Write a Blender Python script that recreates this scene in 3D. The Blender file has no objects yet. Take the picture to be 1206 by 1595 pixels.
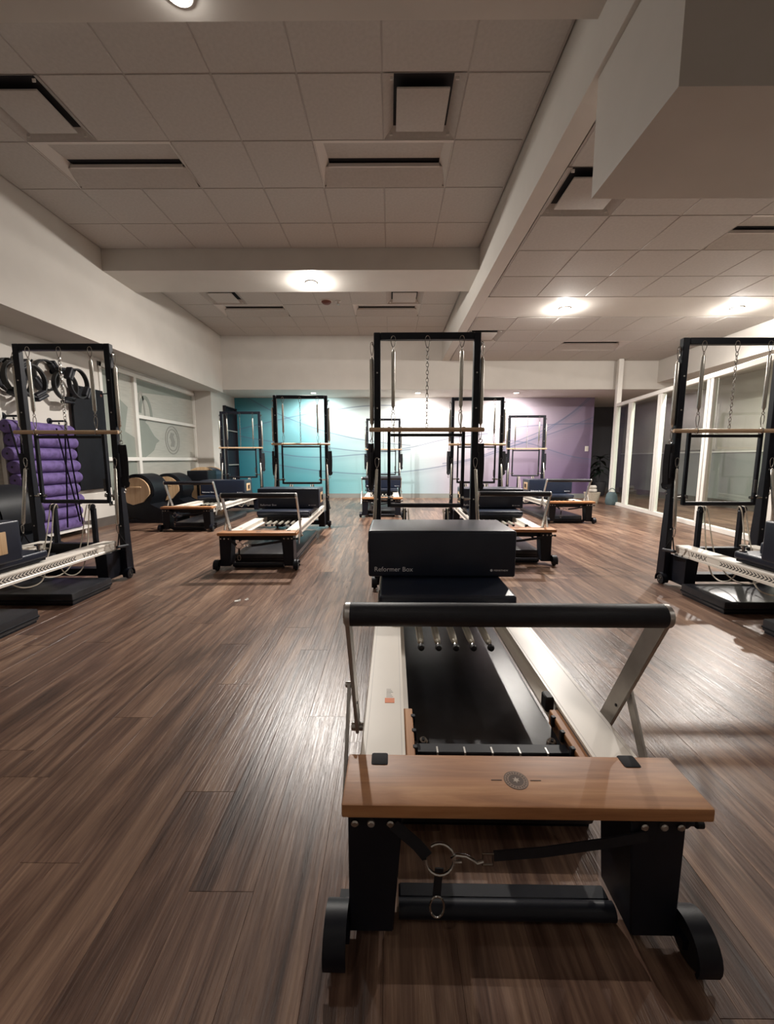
import bpy, bmesh, math, random
from mathutils import Vector, Matrix
random.seed(7)
C = bpy.context.scene.collection
PI = math.pi

# ------------------------------------------------------------------ camera
F_PX, CX, CY, HZ, VX = 638.0, 603.0, 797.5, 715.0, 607.0
pitch = math.atan((CY - HZ) / F_PX)
yaw = math.atan((VX - CX) / F_PX * math.cos(pitch))
cam_d = bpy.data.cameras.new('camera')
cam_d.sensor_fit = 'HORIZONTAL'
cam_d.sensor_width = 36.0
cam_d.lens = 36.0 * F_PX / 1206.0
cam_d.clip_start = 0.02
cam = bpy.data.objects.new('camera', cam_d)
C.objects.link(cam)
cam.location = (0, 0, 1.0)
cam.rotation_euler = (PI / 2 - pitch, 0, yaw)
bpy.context.scene.camera = cam

# ------------------------------------------------------------------ world, exposure
sc = bpy.context.scene
w = bpy.data.worlds.new('world')
sc.world = w
w.use_nodes = True
w.node_tree.nodes['Background'].inputs[0].default_value = (0.55, 0.6, 0.7, 1)
w.node_tree.nodes['Background'].inputs[1].default_value = 0.05
sc.view_settings.view_transform = 'Standard'
sc.view_settings.look = 'None'
sc.view_settings.gamma = 1.0
sc.view_settings.exposure = 0.0
sc.view_settings.use_curve_mapping = False

# lamp powers (each lamp stands in its fitting, built further down)
P_BEAM, P_BAND, P_WASH, P_NEAR, P_HALL, P_REAR = 660, 490, 185, 14, 150, 20
WARM = (1.0, 0.94, 0.87)

# ------------------------------------------------------------------ materials
def mat(name, col, rough=0.5, metal=0.0, spec=0.5, coat=0.0):
    m = bpy.data.materials.new(name)
    m.use_nodes = True
    b = m.node_tree.nodes['Principled BSDF']
    b.inputs['Base Color'].default_value = (*col, 1)
    b.inputs['Roughness'].default_value = rough
    b.inputs['Metallic'].default_value = metal
    b.inputs['Specular IOR Level'].default_value = spec
    b.inputs['Coat Weight'].default_value = coat
    return m

class NT:
    """tiny helper over a node tree"""
    def __init__(s, m):
        s.m = m; s.t = m.node_tree; s.b = s.t.nodes['Principled BSDF']
    def n(s, typ, **kw):
        nd = s.t.nodes.new(typ)
        for k, v in kw.items(): setattr(nd, k, v)
        return nd
    def l(s, a, b): s.t.links.new(a, b)
    def val(s, sock, v):
        if hasattr(v, 'links') or isinstance(v, bpy.types.NodeSocket): s.l(v, sock)
        else: sock.default_value = v
    def math(s, op, a, b=0.0, c=None, clamp=False):
        nd = s.n('ShaderNodeMath', operation=op, use_clamp=clamp)
        s.val(nd.inputs[0], a); s.val(nd.inputs[1], b)
        if c is not None: s.val(nd.inputs[2], c)
        return nd.outputs[0]
    def mix(s, f, a, b, mode='MIX'):
        nd = s.n('ShaderNodeMix', data_type='RGBA', blend_type=mode)
        s.val(nd.inputs[0], f)
        for i, v in ((6, a), (7, b)):
            if isinstance(v, tuple): nd.inputs[i].default_value = (*v, 1)
            else: s.l(v, nd.inputs[i])
        return nd.outputs[2]
    def ramp(s, f, stops):
        nd = s.n('ShaderNodeValToRGB')
        cr = nd.color_ramp
        while len(cr.elements) < len(stops): cr.elements.new(0.5)
        for e, (p, c) in zip(cr.elements, stops):
            e.position = p; e.color = (*c, 1)
        s.val(nd.inputs[0], f)
        return nd.outputs[0]
    def coords(s, kind='Object', scale=(1, 1, 1), loc=(0, 0, 0)):
        tc = s.n('ShaderNodeTexCoord'); mp = s.n('ShaderNodeMapping')
        mp.inputs['Scale'].default_value = scale; mp.inputs['Location'].default_value = loc
        s.l(tc.outputs[kind], mp.inputs[0]); return mp.outputs[0]
    def noise(s, v, scale, detail=4, rough=0.5, dist=0.0):
        nd = s.n('ShaderNodeTexNoise')
        s.l(v, nd.inputs['Vector']); nd.inputs['Scale'].default_value = scale
        nd.inputs['Detail'].default_value = detail; nd.inputs['Roughness'].default_value = rough
        nd.inputs['Distortion'].default_value = dist
        return nd.outputs['Fac']
    def bump(s, h, strength=0.2, dist=0.01):
        nd = s.n('ShaderNodeBump'); nd.inputs['Strength'].default_value = strength
        nd.inputs['Distance'].default_value = dist
        s.l(h, nd.inputs['Height']); s.l(nd.outputs[0], s.b.inputs['Normal'])

def wood(name, base, dark, light, axis=0, rough=0.4, fine=1.0):
    m = mat(name, base, rough); t = NT(m)
    sc1 = [14.0 * fine] * 3; sc1[axis] = 1.1 * fine
    v = t.coords('Object', tuple(sc1))
    n1 = t.noise(v, 1.6, 6, 0.6, 0.6)
    sc2 = [120.0 * fine] * 3; sc2[axis] = 4.0 * fine
    n2 = t.noise(t.coords('Object', tuple(sc2)), 1.0, 3, 0.6)
    c = t.ramp(n1, [(0.28, dark), (0.5, base), (0.72, light)])
    c = t.mix(t.math('MULTIPLY', n2, 0.45), c, dark, 'MIX')
    t.l(c, t.b.inputs['Base Color']); t.bump(n2, 0.08, 0.002)
    return m

def noisy(name, col, amt=0.12, scale=8, rough=0.6, bump=0.0, bscale=200, spec=0.4, metal=0.0):
    m = mat(name, col, rough, metal, spec); t = NT(m)
    n = t.noise(t.coords('Object'), scale, 4)
    d = tuple(x * (1 - amt) for x in col); e = tuple(min(1, x * (1 + amt)) for x in col)
    t.l(t.ramp(n, [(0.3, d), (0.7, e)]), t.b.inputs['Base Color'])
    if bump: t.bump(t.noise(t.coords('Object'), bscale, 2), bump, 0.003)
    return m

M = {}
M['wall'] = noisy('wall_paint', (0.60, 0.57, 0.53), 0.03, 3, 0.75, 0.05, 300, 0.25)
M['soffit'] = noisy('soffit_paint', (0.58, 0.55, 0.51), 0.03, 3, 0.6, 0.05, 300, 0.3)
M['tile'] = noisy('ceiling_tile_fibre', (0.50, 0.475, 0.45), 0.05, 40, 0.85, 0.25, 260, 0.2)
M['grid'] = mat('ceiling_grid_shaded', (0.40, 0.37, 0.35), 0.6)  # darker than the tiles: shadow of the recessed joints put into the colour
M['void'] = mat('ceiling_gap_shade', (0.03, 0.03, 0.035), 0.9)  # near-black slab colour paints the shade in the gaps round the tiles
M['fitting'] = mat('white_enamel_fitting', (0.66, 0.62, 0.58), 0.5)
M['slot'] = mat('black_slot', (0.008, 0.008, 0.012), 0.8)
M['base'] = noisy('dark_baseboard', (0.11, 0.095, 0.085), 0.1, 6, 0.5)
M['black'] = noisy('black_powder_coat', (0.0055, 0.007, 0.013), 0.15, 30, 0.45, 0.03, 600, 0.3)
M['rubber'] = mat('black_rubber', (0.010, 0.010, 0.012), 0.55)
M['navy'] = noisy('navy_vinyl', (0.009, 0.0145, 0.031), 0.12, 12, 0.36, 0.06, 420, 0.5)
M['footpad'] = noisy('black_foam_grip', (0.012, 0.013, 0.019), 0.15, 40, 0.5, 0.08, 500, 0.4)
M['rail'] = noisy('cream_rail_enamel', (0.87, 0.815, 0.735), 0.02, 5, 0.36, 0, 1, 0.5)
M['alu'] = noisy('brushed_aluminium', (0.50, 0.48, 0.455), 0.08, 30, 0.38, 0.03, 300, 0.5, 0.85)
M['chrome'] = mat('chrome', (0.50, 0.49, 0.47), 0.18, 1.0)
M['oak'] = wood('oak_board', (0.50, 0.235, 0.098), (0.25, 0.098, 0.038), (0.72, 0.40, 0.19), 0, 0.46)
M['oak_y'] = wood('oak_strip', (0.54, 0.26, 0.11), (0.29, 0.12, 0.05), (0.72, 0.40, 0.19), 1, 0.46)
M['dowel'] = wood('maple_dowel', (0.62, 0.43, 0.27), (0.46, 0.29, 0.17), (0.74, 0.55, 0.37), 0, 0.4)
M['birch'] = wood('birch_panel', (0.66, 0.46, 0.27), (0.52, 0.33, 0.18), (0.76, 0.57, 0.37), 2, 0.45)
M['ply'] = wood('plywood_side', (0.56, 0.38, 0.22), (0.42, 0.26, 0.14), (0.66, 0.48, 0.3), 2, 0.5)
M['rope'] = noisy('cream_rope', (0.70, 0.64, 0.54), 0.1, 300, 0.8)
M['white'] = noisy('white_frame_paint', (0.72, 0.70, 0.66), 0.03, 5, 0.4)
M['print'] = mat('pale_print', (0.55, 0.55, 0.56), 0.6)
M['print_dim'] = mat('dim_grey_print', (0.85, 0.86, 0.90), 0.6)
M['mark'] = mat('dark_grey_print', (0.06, 0.055, 0.055), 0.6)
M['orange'] = mat('orange_label', (0.80, 0.20, 0.045), 0.5)
M['burn'] = mat('burnt_engraving', (0.075, 0.038, 0.022), 0.6)
M['burn_pale'] = mat('engraving_ground', (0.24, 0.15, 0.10), 0.55)
M['burn_star'] = mat('engraving_star', (0.42, 0.33, 0.26), 0.5)
M['foam'] = noisy('purple_foam', (0.120, 0.080, 0.225), 0.3, 16, 0.7, 0.15, 90, 0.3)
M['matblack'] = noisy('black_mat_foam', (0.006, 0.007, 0.010), 0.2, 10, 0.7, 0.1, 200, 0.2)
M['mattop'] = noisy('charcoal_mat_vinyl', (0.022, 0.023, 0.028), 0.2, 20, 0.28, 0.12, 700, 0.5)
M['barrel'] = noisy('black_vinyl', (0.006, 0.007, 0.010), 0.15, 12, 0.48, 0.06, 420, 0.22)
M['strap'] = noisy('black_webbing', (0.009, 0.009, 0.013), 0.2, 60, 0.7, 0.1, 800)
M['brown'] = mat('red_brown_plastic', (0.16, 0.045, 0.03), 0.5)
M['wain_top'] = noisy('hall_wall_cream', (0.50, 0.47, 0.42), 0.03, 3, 0.7)
M['wain_low'] = noisy('hall_wall_grey', (0.25, 0.26, 0.245), 0.04, 3, 0.7)
M['hall_end'] = noisy('corridor_end_grey', (0.075, 0.075, 0.085), 0.05, 3, 0.7)
M['leaf'] = noisy('dark_leaf', (0.012, 0.02, 0.014), 0.3, 20, 0.5)
M['pot'] = mat('dark_pot', (0.03, 0.03, 0.035), 0.6)
M['wicker'] = noisy('pale_wicker', (0.42, 0.36, 0.29), 0.25, 60, 0.75, 0.3, 120)
M['teal_bag'] = noisy('teal_cloth', (0.065, 0.095, 0.105), 0.15, 15, 0.8)
M['towel'] = noisy('pale_towel', (0.55, 0.50, 0.46), 0.1, 60, 0.9, 0.3, 200)
M['darkcab'] = noisy('dark_cabinet', (0.011, 0.010, 0.016), 0.15, 8, 0.45)
M['film_dark'] = noisy('window_film_grey_green', (0.235, 0.255, 0.225), 0.05, 4, 0.5)
M['film_line'] = noisy('window_film_line', (0.27, 0.265, 0.24), 0.05, 4, 0.5)

m = mat('frosted_window_film', (0.40, 0.39, 0.35), 0.42); t = NT(m)
n = t.noise(t.coords('Object', (1, 1.2, 26)), 3, 3)
t.l(t.ramp(n, [(0.3, (0.355, 0.35, 0.315)), (0.7, (0.43, 0.42, 0.375))]), t.b.inputs['Base Color'])
M['film'] = m

m = mat('spring_steel', (0.60, 0.58, 0.53), 0.24, 0.9); t = NT(m)
wv = t.n('ShaderNodeTexWave', wave_type='BANDS', bands_direction='Z')
t.l(t.coords('Object'), wv.inputs['Vector']); wv.inputs['Scale'].default_value = 75
t.bump(wv.outputs['Fac'], 0.15, 0.001)
M['spring'] = m
m = mat('spring_steel_level', (0.80, 0.77, 0.66), 0.30, 0.7); t = NT(m)
wv = t.n('ShaderNodeTexWave', wave_type='BANDS', bands_direction='Y')
t.l(t.coords('Object'), wv.inputs['Vector']); wv.inputs['Scale'].default_value = 75
t.bump(wv.outputs['Fac'], 0.15, 0.001)
M['spring_y'] = m

# clear partition glass: see-through with a fresnel sheen
m = bpy.data.materials.new('partition_glass'); m.use_nodes = True
tr = m.node_tree; tr.nodes.clear()
o = tr.nodes.new('ShaderNodeOutputMaterial'); mx = tr.nodes.new('ShaderNodeMixShader')
a = tr.nodes.new('ShaderNodeBsdfTransparent'); g = tr.nodes.new('ShaderNodeBsdfGlossy')
fr = tr.nodes.new('ShaderNodeFresnel'); fr.inputs[0].default_value = 1.45
a.inputs[0].default_value = (0.86, 0.90, 0.87, 1); g.inputs['Roughness'].default_value = 0.02
ge = tr.nodes.new('ShaderNodeNewGeometry'); sb2 = tr.nodes.new('ShaderNodeMath'); sb2.operation = 'SUBTRACT'; sb2.inputs[0].default_value = 1.0
ml = tr.nodes.new('ShaderNodeMath'); ml.operation = 'MULTIPLY'
tr.links.new(ge.outputs['Backfacing'], sb2.inputs[1]); tr.links.new(sb2.outputs[0], ml.inputs[0]); tr.links.new(fr.outputs[0], ml.inputs[1])
tr.links.new(ml.outputs[0], mx.inputs[0]); tr.links.new(a.outputs[0], mx.inputs[1])
tr.links.new(g.outputs[0], mx.inputs[2]); tr.links.new(mx.outputs[0], o.inputs[0])
M['glass'] = m

def emit(name, col, s):
    m = mat(name, (0.9, 0.88, 0.85), 0.5); b = m.node_tree.nodes['Principled BSDF']
    b.inputs['Emission Color'].default_value = (*col, 1); b.inputs['Emission Strength'].default_value = s
    return m
M['lamp'] = emit('lamp_glow', (1.0, 0.90, 0.80), 14)
M['lamp_dim'] = emit('lamp_glow_low', (1.0, 0.86, 0.76), 5)

# vinyl plank floor: every plank carries its own 'tone'
m = mat('vinyl_wood_plank', (0.2, 0.15, 0.12), 0.3); t = NT(m)
at = t.n('ShaderNodeAttribute', attribute_name='tone')
geo = t.n('ShaderNodeNewGeometry')
def plank_vec(scale):
    mp = t.n('ShaderNodeMapping'); mp.inputs['Scale'].default_value = scale
    off = t.n('ShaderNodeVectorMath', operation='ADD')
    cmb = t.n('ShaderNodeCombineXYZ')
    t.l(t.math('MULTIPLY', at.outputs['Fac'], 37.0), cmb.inputs[0])
    t.l(t.math('MULTIPLY', at.outputs['Fac'], 91.0), cmb.inputs[1])
    t.l(geo.outputs['Position'], off.inputs[0]); t.l(cmb.outputs[0], off.inputs[1])
    t.l(off.outputs[0], mp.inputs[0]); return mp.outputs[0]
n1 = t.noise(plank_vec((11, 0.75, 1)), 1.5, 4, 0.6, 0.9)
n2 = t.noise(plank_vec((75, 2.0, 1)), 1.6, 4, 0.65, 0.5)
n3 = t.noise(plank_vec((26, 1.6, 1)), 1.5, 5, 0.65, 2.2)
f = t.math('ADD', t.math('MULTIPLY_ADD', n1, 1.25, -0.20), t.math('MULTIPLY_ADD', at.outputs['Fac'], 0.22, -0.10))
f = t.math('ADD', f, t.math('MULTIPLY_ADD', n3, 0.55, -0.26))
f = t.math('ADD', f, t.math('MULTIPLY_ADD', n2, 0.30, -0.15))
c = t.ramp(f, [(0.10, (0.042, 0.022, 0.0165)), (0.38, (0.122, 0.068, 0.048)), (0.60, (0.225, 0.136, 0.093)), (0.90, (0.41, 0.275, 0.190))])
t.l(c, t.b.inputs['Base Color'])
t.l(t.math('MULTIPLY_ADD', n2, 0.20, 0.21), t.b.inputs['Roughness'])
t.b.inputs['Specular IOR Level'].default_value = 0.4
t.bump(t.math('ADD', n2, t.math('MULTIPLY', n3, 0.5)), 0.35, 0.003)
M['floor'] = m

# printed mural: teal to white to purple with fine thread lines (X, Z in metres)
m = mat('mural_print', (0.5, 0.6, 0.6), 0.6, 0, 0.25); t = NT(m)
geo = t.n('ShaderNodeNewGeometry'); sp = t.n('ShaderNodeSeparateXYZ'); t.l(geo.outputs['Position'], sp.inputs[0])
X, Z = sp.outputs[0], sp.outputs[2]
nz = t.noise(t.coords('Object', (0.5, 1, 0.7)), 1.0, 3)
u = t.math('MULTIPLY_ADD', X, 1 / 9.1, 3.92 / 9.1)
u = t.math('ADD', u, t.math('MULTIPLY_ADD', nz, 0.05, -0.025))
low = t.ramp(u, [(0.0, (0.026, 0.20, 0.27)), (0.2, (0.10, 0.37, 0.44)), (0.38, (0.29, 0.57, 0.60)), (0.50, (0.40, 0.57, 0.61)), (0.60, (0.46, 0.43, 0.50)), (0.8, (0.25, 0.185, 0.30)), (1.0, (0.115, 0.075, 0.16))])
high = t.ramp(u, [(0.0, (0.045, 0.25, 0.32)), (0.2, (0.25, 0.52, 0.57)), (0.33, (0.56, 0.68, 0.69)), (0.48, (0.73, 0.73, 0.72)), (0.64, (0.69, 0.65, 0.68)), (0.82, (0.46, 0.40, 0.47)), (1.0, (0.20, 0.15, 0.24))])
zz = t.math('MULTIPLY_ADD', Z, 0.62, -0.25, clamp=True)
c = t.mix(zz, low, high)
wv = t.n('ShaderNodeTexWave', wave_type='BANDS', bands_direction='Z')
t.l(t.coords('Object', (0.25, 1, 1)), wv.inputs['Vector']); wv.inputs['Scale'].default_value = 9
wv.inputs['Distortion'].default_value = 7; wv.inputs['Detail'].default_value = 2; wv.inputs['Detail Scale'].default_value = 0.5
c = t.mix(t.math('MULTIPLY', wv.outputs['Fac'], 0.14), c, (0.32, 0.33, 0.40), 'MULTIPLY')
def px(p): return ((p[0] - 607) * 0.01632, 1 - (p[1] - 715) * 0.01645)
threads = [
 [(366, 612), (381.5, 619), (422.5, 640.6), (449.5, 652.5), (487, 666.5), (519.5, 676), (568, 686), (640, 694)],
 [(366, 671), (378, 668), (435, 655), (487, 645), (515, 641), (575, 634), (620, 634), (690, 640)],
 [(366, 678), (377, 680.5), (422.5, 688), (515, 698), (568, 703), (627, 699), (698, 684), (760, 676)],
 [(420, 722), (470, 730), (515, 735), (568, 738), (627, 735), (728, 718), (773, 705), (794, 697), (870, 672), (932, 647)],
 [(690, 722), (728, 716), (773, 702), (800, 690), (857, 665), (916, 619)],
 [(700, 680), (755, 672), (848, 663), (928, 661)],
 [(780, 686), (820, 690), (854, 700), (898, 712), (930, 716)],
 [(760, 700), (810, 692), (868, 660), (922, 617)],
 [(366, 700), (400, 702), (480, 712), (560, 708), (640, 700)]]
for pts in threads:
    P = [px(p) for p in pts]
    fc = t.n('ShaderNodeFloatCurve'); cv = fc.mapping.curves[0]
    Q = [((x + 4.0) / 9.4, z / 3.0) for x, z in P]
    while len(cv.points) < len(Q): cv.points.new(0.5, 0.5)
    for pt, q in zip(cv.points, Q): pt.location = q
    fc.mapping.update()
    t.l(t.math('MULTIPLY_ADD', X, 1 / 9.4, 4.0 / 9.4), fc.inputs['Value'])
    zc = t.math('MULTIPLY', fc.outputs[0], 3.0)
    d = t.math('ABSOLUTE', t.math('SUBTRACT', Z, zc))
    k = t.math('SUBTRACT', 1.0, t.math('DIVIDE', d, 0.020), clamp=True)
    above = t.math('SUBTRACT', 1.0, t.math('DIVIDE', t.math('ABSOLUTE', t.math('SUBTRACT', t.math('SUBTRACT', zc, 0.06), Z)), 0.10), clamp=True)
    inx = t.math('MULTIPLY', t.math('GREATER_THAN', X, P[0][0]), t.math('LESS_THAN', X, P[-1][0]))
    k = t.math('ADD', t.math('MULTIPLY', k, 0.72), t.math('MULTIPLY', above, 0.16))
    c = t.mix(t.math('MULTIPLY', k, inx), c, (0.10, 0.13, 0.22))
t.l(c, t.b.inputs['Base Color'])
M['mural'] = m

# ------------------------------------------------------------------ mesh helpers
class G:
    def __init__(s): s.bm = bmesh.new()
    def box(s, x0, x1, y0, y1, z0, z1, bev=0.0, seg=2):
        r = bmesh.ops.create_cube(s.bm, size=1.0)['verts']
        for v in r:
            v.co = Vector(((x0 + x1) / 2 + v.co.x * (x1 - x0), (y0 + y1) / 2 + v.co.y * (y1 - y0), (z0 + z1) / 2 + v.co.z * (z1 - z0)))
        if bev:
            es = list({e for v in r for e in v.link_edges})
            bmesh.ops.bevel(s.bm, geom=es, offset=bev, segments=seg, affect='EDGES', profile=0.6)
        return s
    def cyl(s, p, q, r, n=14, r2=None, bev=0):
        p, q = Vector(p), Vector(q); d = q - p
        z = d.normalized(); a = Vector((0, 0, 1)) if abs(z.z) < 0.9 else Vector((1, 0, 0))
        x = z.cross(a).normalized(); y = z.cross(x)
        r2 = r if r2 is None else r2
        rings = []
        for c, rr in ((p, r), (q, r2)):
            rings.append([s.bm.verts.new(c + (x * math.cos(2 * PI * i / n) + y * math.sin(2 * PI * i / n)) * rr) for i in range(n)])
        for i in range(n):
            s.bm.faces.new((rings[0][i], rings[0][(i + 1) % n], rings[1][(i + 1) % n], rings[1][i]))
        s.bm.faces.new(rings[0][::-1]); s.bm.faces.new(rings[1])
        return s
    def lathe(s, p, axis, prof, n=16):
        """prof: list of (distance along axis, radius)"""
        p = Vector(p); z = Vector(axis).normalized(); a = Vector((0, 0, 1)) if abs(z.z) < 0.9 else Vector((1, 0, 0))
        x = z.cross(a).normalized(); y = z.cross(x); R = []
        for h, r in prof:
            R.append([s.bm.verts.new(p + z * h + (x * math.cos(2 * PI * i / n) + y * math.sin(2 * PI * i / n)) * max(r, 1e-4)) for i in range(n)])
        for A, B in zip(R, R[1:]):
            for i in range(n): s.bm.faces.new((A[i], A[(i + 1) % n], B[(i + 1) % n], B[i]))
        s.bm.faces.new(R[0][::-1]); s.bm.faces.new(R[-1]); return s
    def tube(s, pts, r, n=8, closed=False, flat=None):
        """flat=(a,b): elliptic/rect band half sizes in (side, normal)"""
        P = [Vector(p) for p in pts]; N = len(P); rings = []; up = None
        for i, p in enumerate(P):
            if closed: d = P[(i + 1) % N] - P[i - 1]
            else: d = P[min(i + 1, N - 1)] - P[max(i - 1, 0)]
            d.normalize()
            if up is None:
                a = Vector((0, 1, 0)) if abs(d.y) < 0.9 else Vector((1, 0, 0))
                up = a
            x = d.cross(up)
            if x.length < 1e-4: x = d.cross(Vector((0.3, 0.5, 0.8)))
            x.normalize(); y = x.cross(d).normalized(); up = y
            if flat:
                pr = [(-flat[1], -flat[0]), (flat[1], -flat[0]), (flat[1], flat[0]), (-flat[1], flat[0])]
                rings.append([s.bm.verts.new(p + x * a + y * b) for a, b in pr])
            else:
                rings.append([s.bm.verts.new(p + (x * math.cos(2 * PI * k / n) + y * math.sin(2 * PI * k / n)) * r) for k in range(n)])
        m_ = len(rings[0]); rr = range(N if closed else N - 1)
        for i in rr:
            A, B = rings[i], rings[(i + 1) % N]
            for k in range(m_): s.bm.faces.new((A[k], A[(k + 1) % m_], B[(k + 1) % m_], B[k]))
        if not closed: s.bm.faces.new(rings[0][::-1]); s.bm.faces.new(rings[-1])
        return s
    def prism(s, poly, axis, a0, a1, bev=0.0):
        """poly in the two other axes (cyclic order x,y,z)"""
        def mk(p, a):
            if axis == 0: return Vector((a, p[0], p[1]))
            if axis == 1: return Vector((p[0], a, p[1]))
            return Vector((p[0], p[1], a))
        A = [s.bm.verts.new(mk(p, a0)) for p in poly]; B = [s.bm.verts.new(mk(p, a1)) for p in poly]
        n = len(poly); fs = []
        for i in range(n): fs.append(s.bm.faces.new((A[i], A[(i + 1) % n], B[(i + 1) % n], B[i])))
        f1 = s.bm.faces.new(A[::-1]); f2 = s.bm.faces.new(B)
        if bev:
            es = list(set(f1.edges) | set(f2.edges))
            bmesh.ops.bevel(s.bm, geom=es, offset=bev, segments=2, affect='EDGES')
        return s
    def mesh(s, name, m, smooth=True):
        bmesh.ops.recalc_face_normals(s.bm, faces=s.bm.faces[:])
        me = bpy.data.meshes.new(name); s.bm.to_mesh(me); s.bm.free()
        me.materials.append(m)
        if smooth:
            me.shade_smooth(); me.set_sharp_from_angle(angle=math.radians(38))
        return me
    def done(s, name, m, parent=None, loc=None, smooth=True):
        return link(name, s.mesh(name, m, smooth), parent, loc)

def link(name, me, parent=None, loc=None):
    o = bpy.data.objects.new(name, me); C.objects.link(o)
    if parent is not None: o.parent = parent
    if loc: o.location = loc
    return o
def B(x0, x1, y0, y1, z0, z1, bev=0.0, seg=2): return G().box(x0, x1, y0, y1, z0, z1, bev, seg)
def tag(o, label, cat, group=None):
    o['label'] = label; o['category'] = cat
    if group: o['group'] = group
    return o
def thing(name, label, cat, loc=(0, 0, 0), rz=0.0, group=None):
    o = bpy.data.objects.new(name, None); C.objects.link(o); o.empty_display_size = 0.1
    o.location = loc; o.rotation_euler = (0, 0, rz)
    return tag(o, label, cat, group)
def struct(name, g, m, parent=None):
    o = g.done(name, M[m], parent)
    if parent is None: o['kind'] = 'structure'
    return o
def stuff(o): o['kind'] = 'stuff'; return o
def copy_tree(o, parent=None):
    c = o.copy(); C.objects.link(c); c.parent = parent
    for ch in list(o.children): copy_tree(ch, c)
    return c
_font = {}
def text(body, size, m, parent, name, loc, rot, depth=0.0006, align='LEFT', space=1.0):
    cu = bpy.data.curves.new('lettering', 'FONT'); cu.body = body; cu.size = size; cu.extrude = depth
    cu.align_x = align; cu.space_character = space; cu.resolution_u = 3
    tmp = bpy.data.objects.new('tmp', cu); C.objects.link(tmp)
    dg = bpy.context.evaluated_depsgraph_get()
    me = bpy.data.meshes.new_from_object(tmp.evaluated_get(dg))
    bpy.data.objects.remove(tmp); bpy.data.curves.remove(cu)
    me.materials.clear(); me.materials.append(M[m])
    o = link(name, me, parent, loc); o.rotation_euler = rot
    return o
def smooth(P, k=4):
    P = [Vector(p) for p in P]; out = []
    for i in range(len(P) - 1):
        a, b, c_, d = P[max(i - 1, 0)], P[i], P[i + 1], P[min(i + 2, len(P) - 1)]
        for j in range(k):
            t_ = j / k
            out.append(0.5 * ((2 * b) + (c_ - a) * t_ + (2 * a - 5 * b + 4 * c_ - d) * t_ ** 2 + (3 * b - a - 3 * c_ + d) * t_ ** 3))
    return out + [P[-1]]
def circ(c, r, n, ax='z', a0=0.0, a1=2 * PI, end=False):
    out = []
    for i in range(n + (1 if end else 0)):
        a = a0 + (a1 - a0) * i / n
        u, v = r * math.cos(a), r * math.sin(a)
        out.append((c[0] + u, c[1] + v, c[2]) if ax == 'z' else (c[0] + u, c[1], c[2] + v) if ax == 'y' else (c[0], c[1] + u, c[2] + v))
    return out

# ------------------------------------------------------------------ room shell
ZC, ZR, ZB, ZL, ZK = 3.67, 3.136, 3.41, 2.47, 2.53
XL, XW, XM, XN, XR, XH = -3.71, -4.30, 1.15, 1.31, 5.90, 7.0
YB, YM, Y0, Y1 = 9.36, 10.6, 5.62, 6.31

# floor of individual planks over a base slab
fl = struct('floor', B(-4.5, 7.2, -2.6, 12.7, -0.10, -0.006), 'base')
PW, PL = 0.152, 1.22
def plank_bm(bm, x0, y0, x1, y1, tone, lay):
    g = 0.0002; b = 0.0005
    lo = [bm.verts.new((x, y, -0.006)) for x, y in ((x0 + g, y0 + g), (x1 - g, y0 + g), (x1 - g, y1 - g), (x0 + g, y1 - g))]
    mid = [bm.verts.new((x, y, -b)) for x, y in ((x0 + g, y0 + g), (x1 - g, y0 + g), (x1 - g, y1 - g), (x0 + g, y1 - g))]
    g += b
    hi = [bm.verts.new((x, y, 0)) for x, y in ((x0 + g, y0 + g), (x1 - g, y0 + g), (x1 - g, y1 - g), (x0 + g, y1 - g))]
    fs = [bm.faces.new(hi)]
    for A, Bv in ((lo, mid), (mid, hi)):
        for i in range(4): fs.append(bm.faces.new((A[i], A[(i + 1) % 4], Bv[(i + 1) % 4], Bv[i])))
    for f_ in fs: f_[lay] = tone
planks = []
for i in range(int(11.4 / PW) + 1):
    x0 = -4.42 + i * PW; rr = random.Random(i * 13 + 5); y = -2.6 - rr.random() * PL
    while y < 12.6:
        y1 = min(y + PL, 12.6); ys = max(y, -2.6)
        if y1 - ys > 0.02 and x0 < 7.05:
            planks.append((x0, ys, min(x0 + PW, 7.05), y1, rr.random()))
        y += PL
def seen(p):
    x, y = (p[0] + p[2]) / 2, (p[1] + p[3]) / 2 + 0.3
    if y < 0.3: return 1e6 + abs(y)
    if abs(x) > (y * 0.992 + 0.13) * 0.97 + 0.15: return 1e5 + y
    return math.hypot(x * 0.6, y)
planks.sort(key=seen)
rest = bmesh.new(); lay_r = rest.faces.layers.float.new('tone')
for k, p in enumerate(planks):
    if k < 295:
        bm = bmesh.new(); lay = bm.faces.layers.float.new('tone'); plank_bm(bm, *p, lay)
        me = bpy.data.meshes.new('floor_plank'); bm.to_mesh(me); bm.free(); me.materials.append(M['floor'])
        link('floor_plank', me, fl)
    else: plank_bm(rest, *p, lay_r)
me = bpy.data.meshes.new('far_planks'); rest.to_mesh(me); rest.free(); me.materials.append(M['floor'])
stuff(link('far_planks', me, fl))

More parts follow.
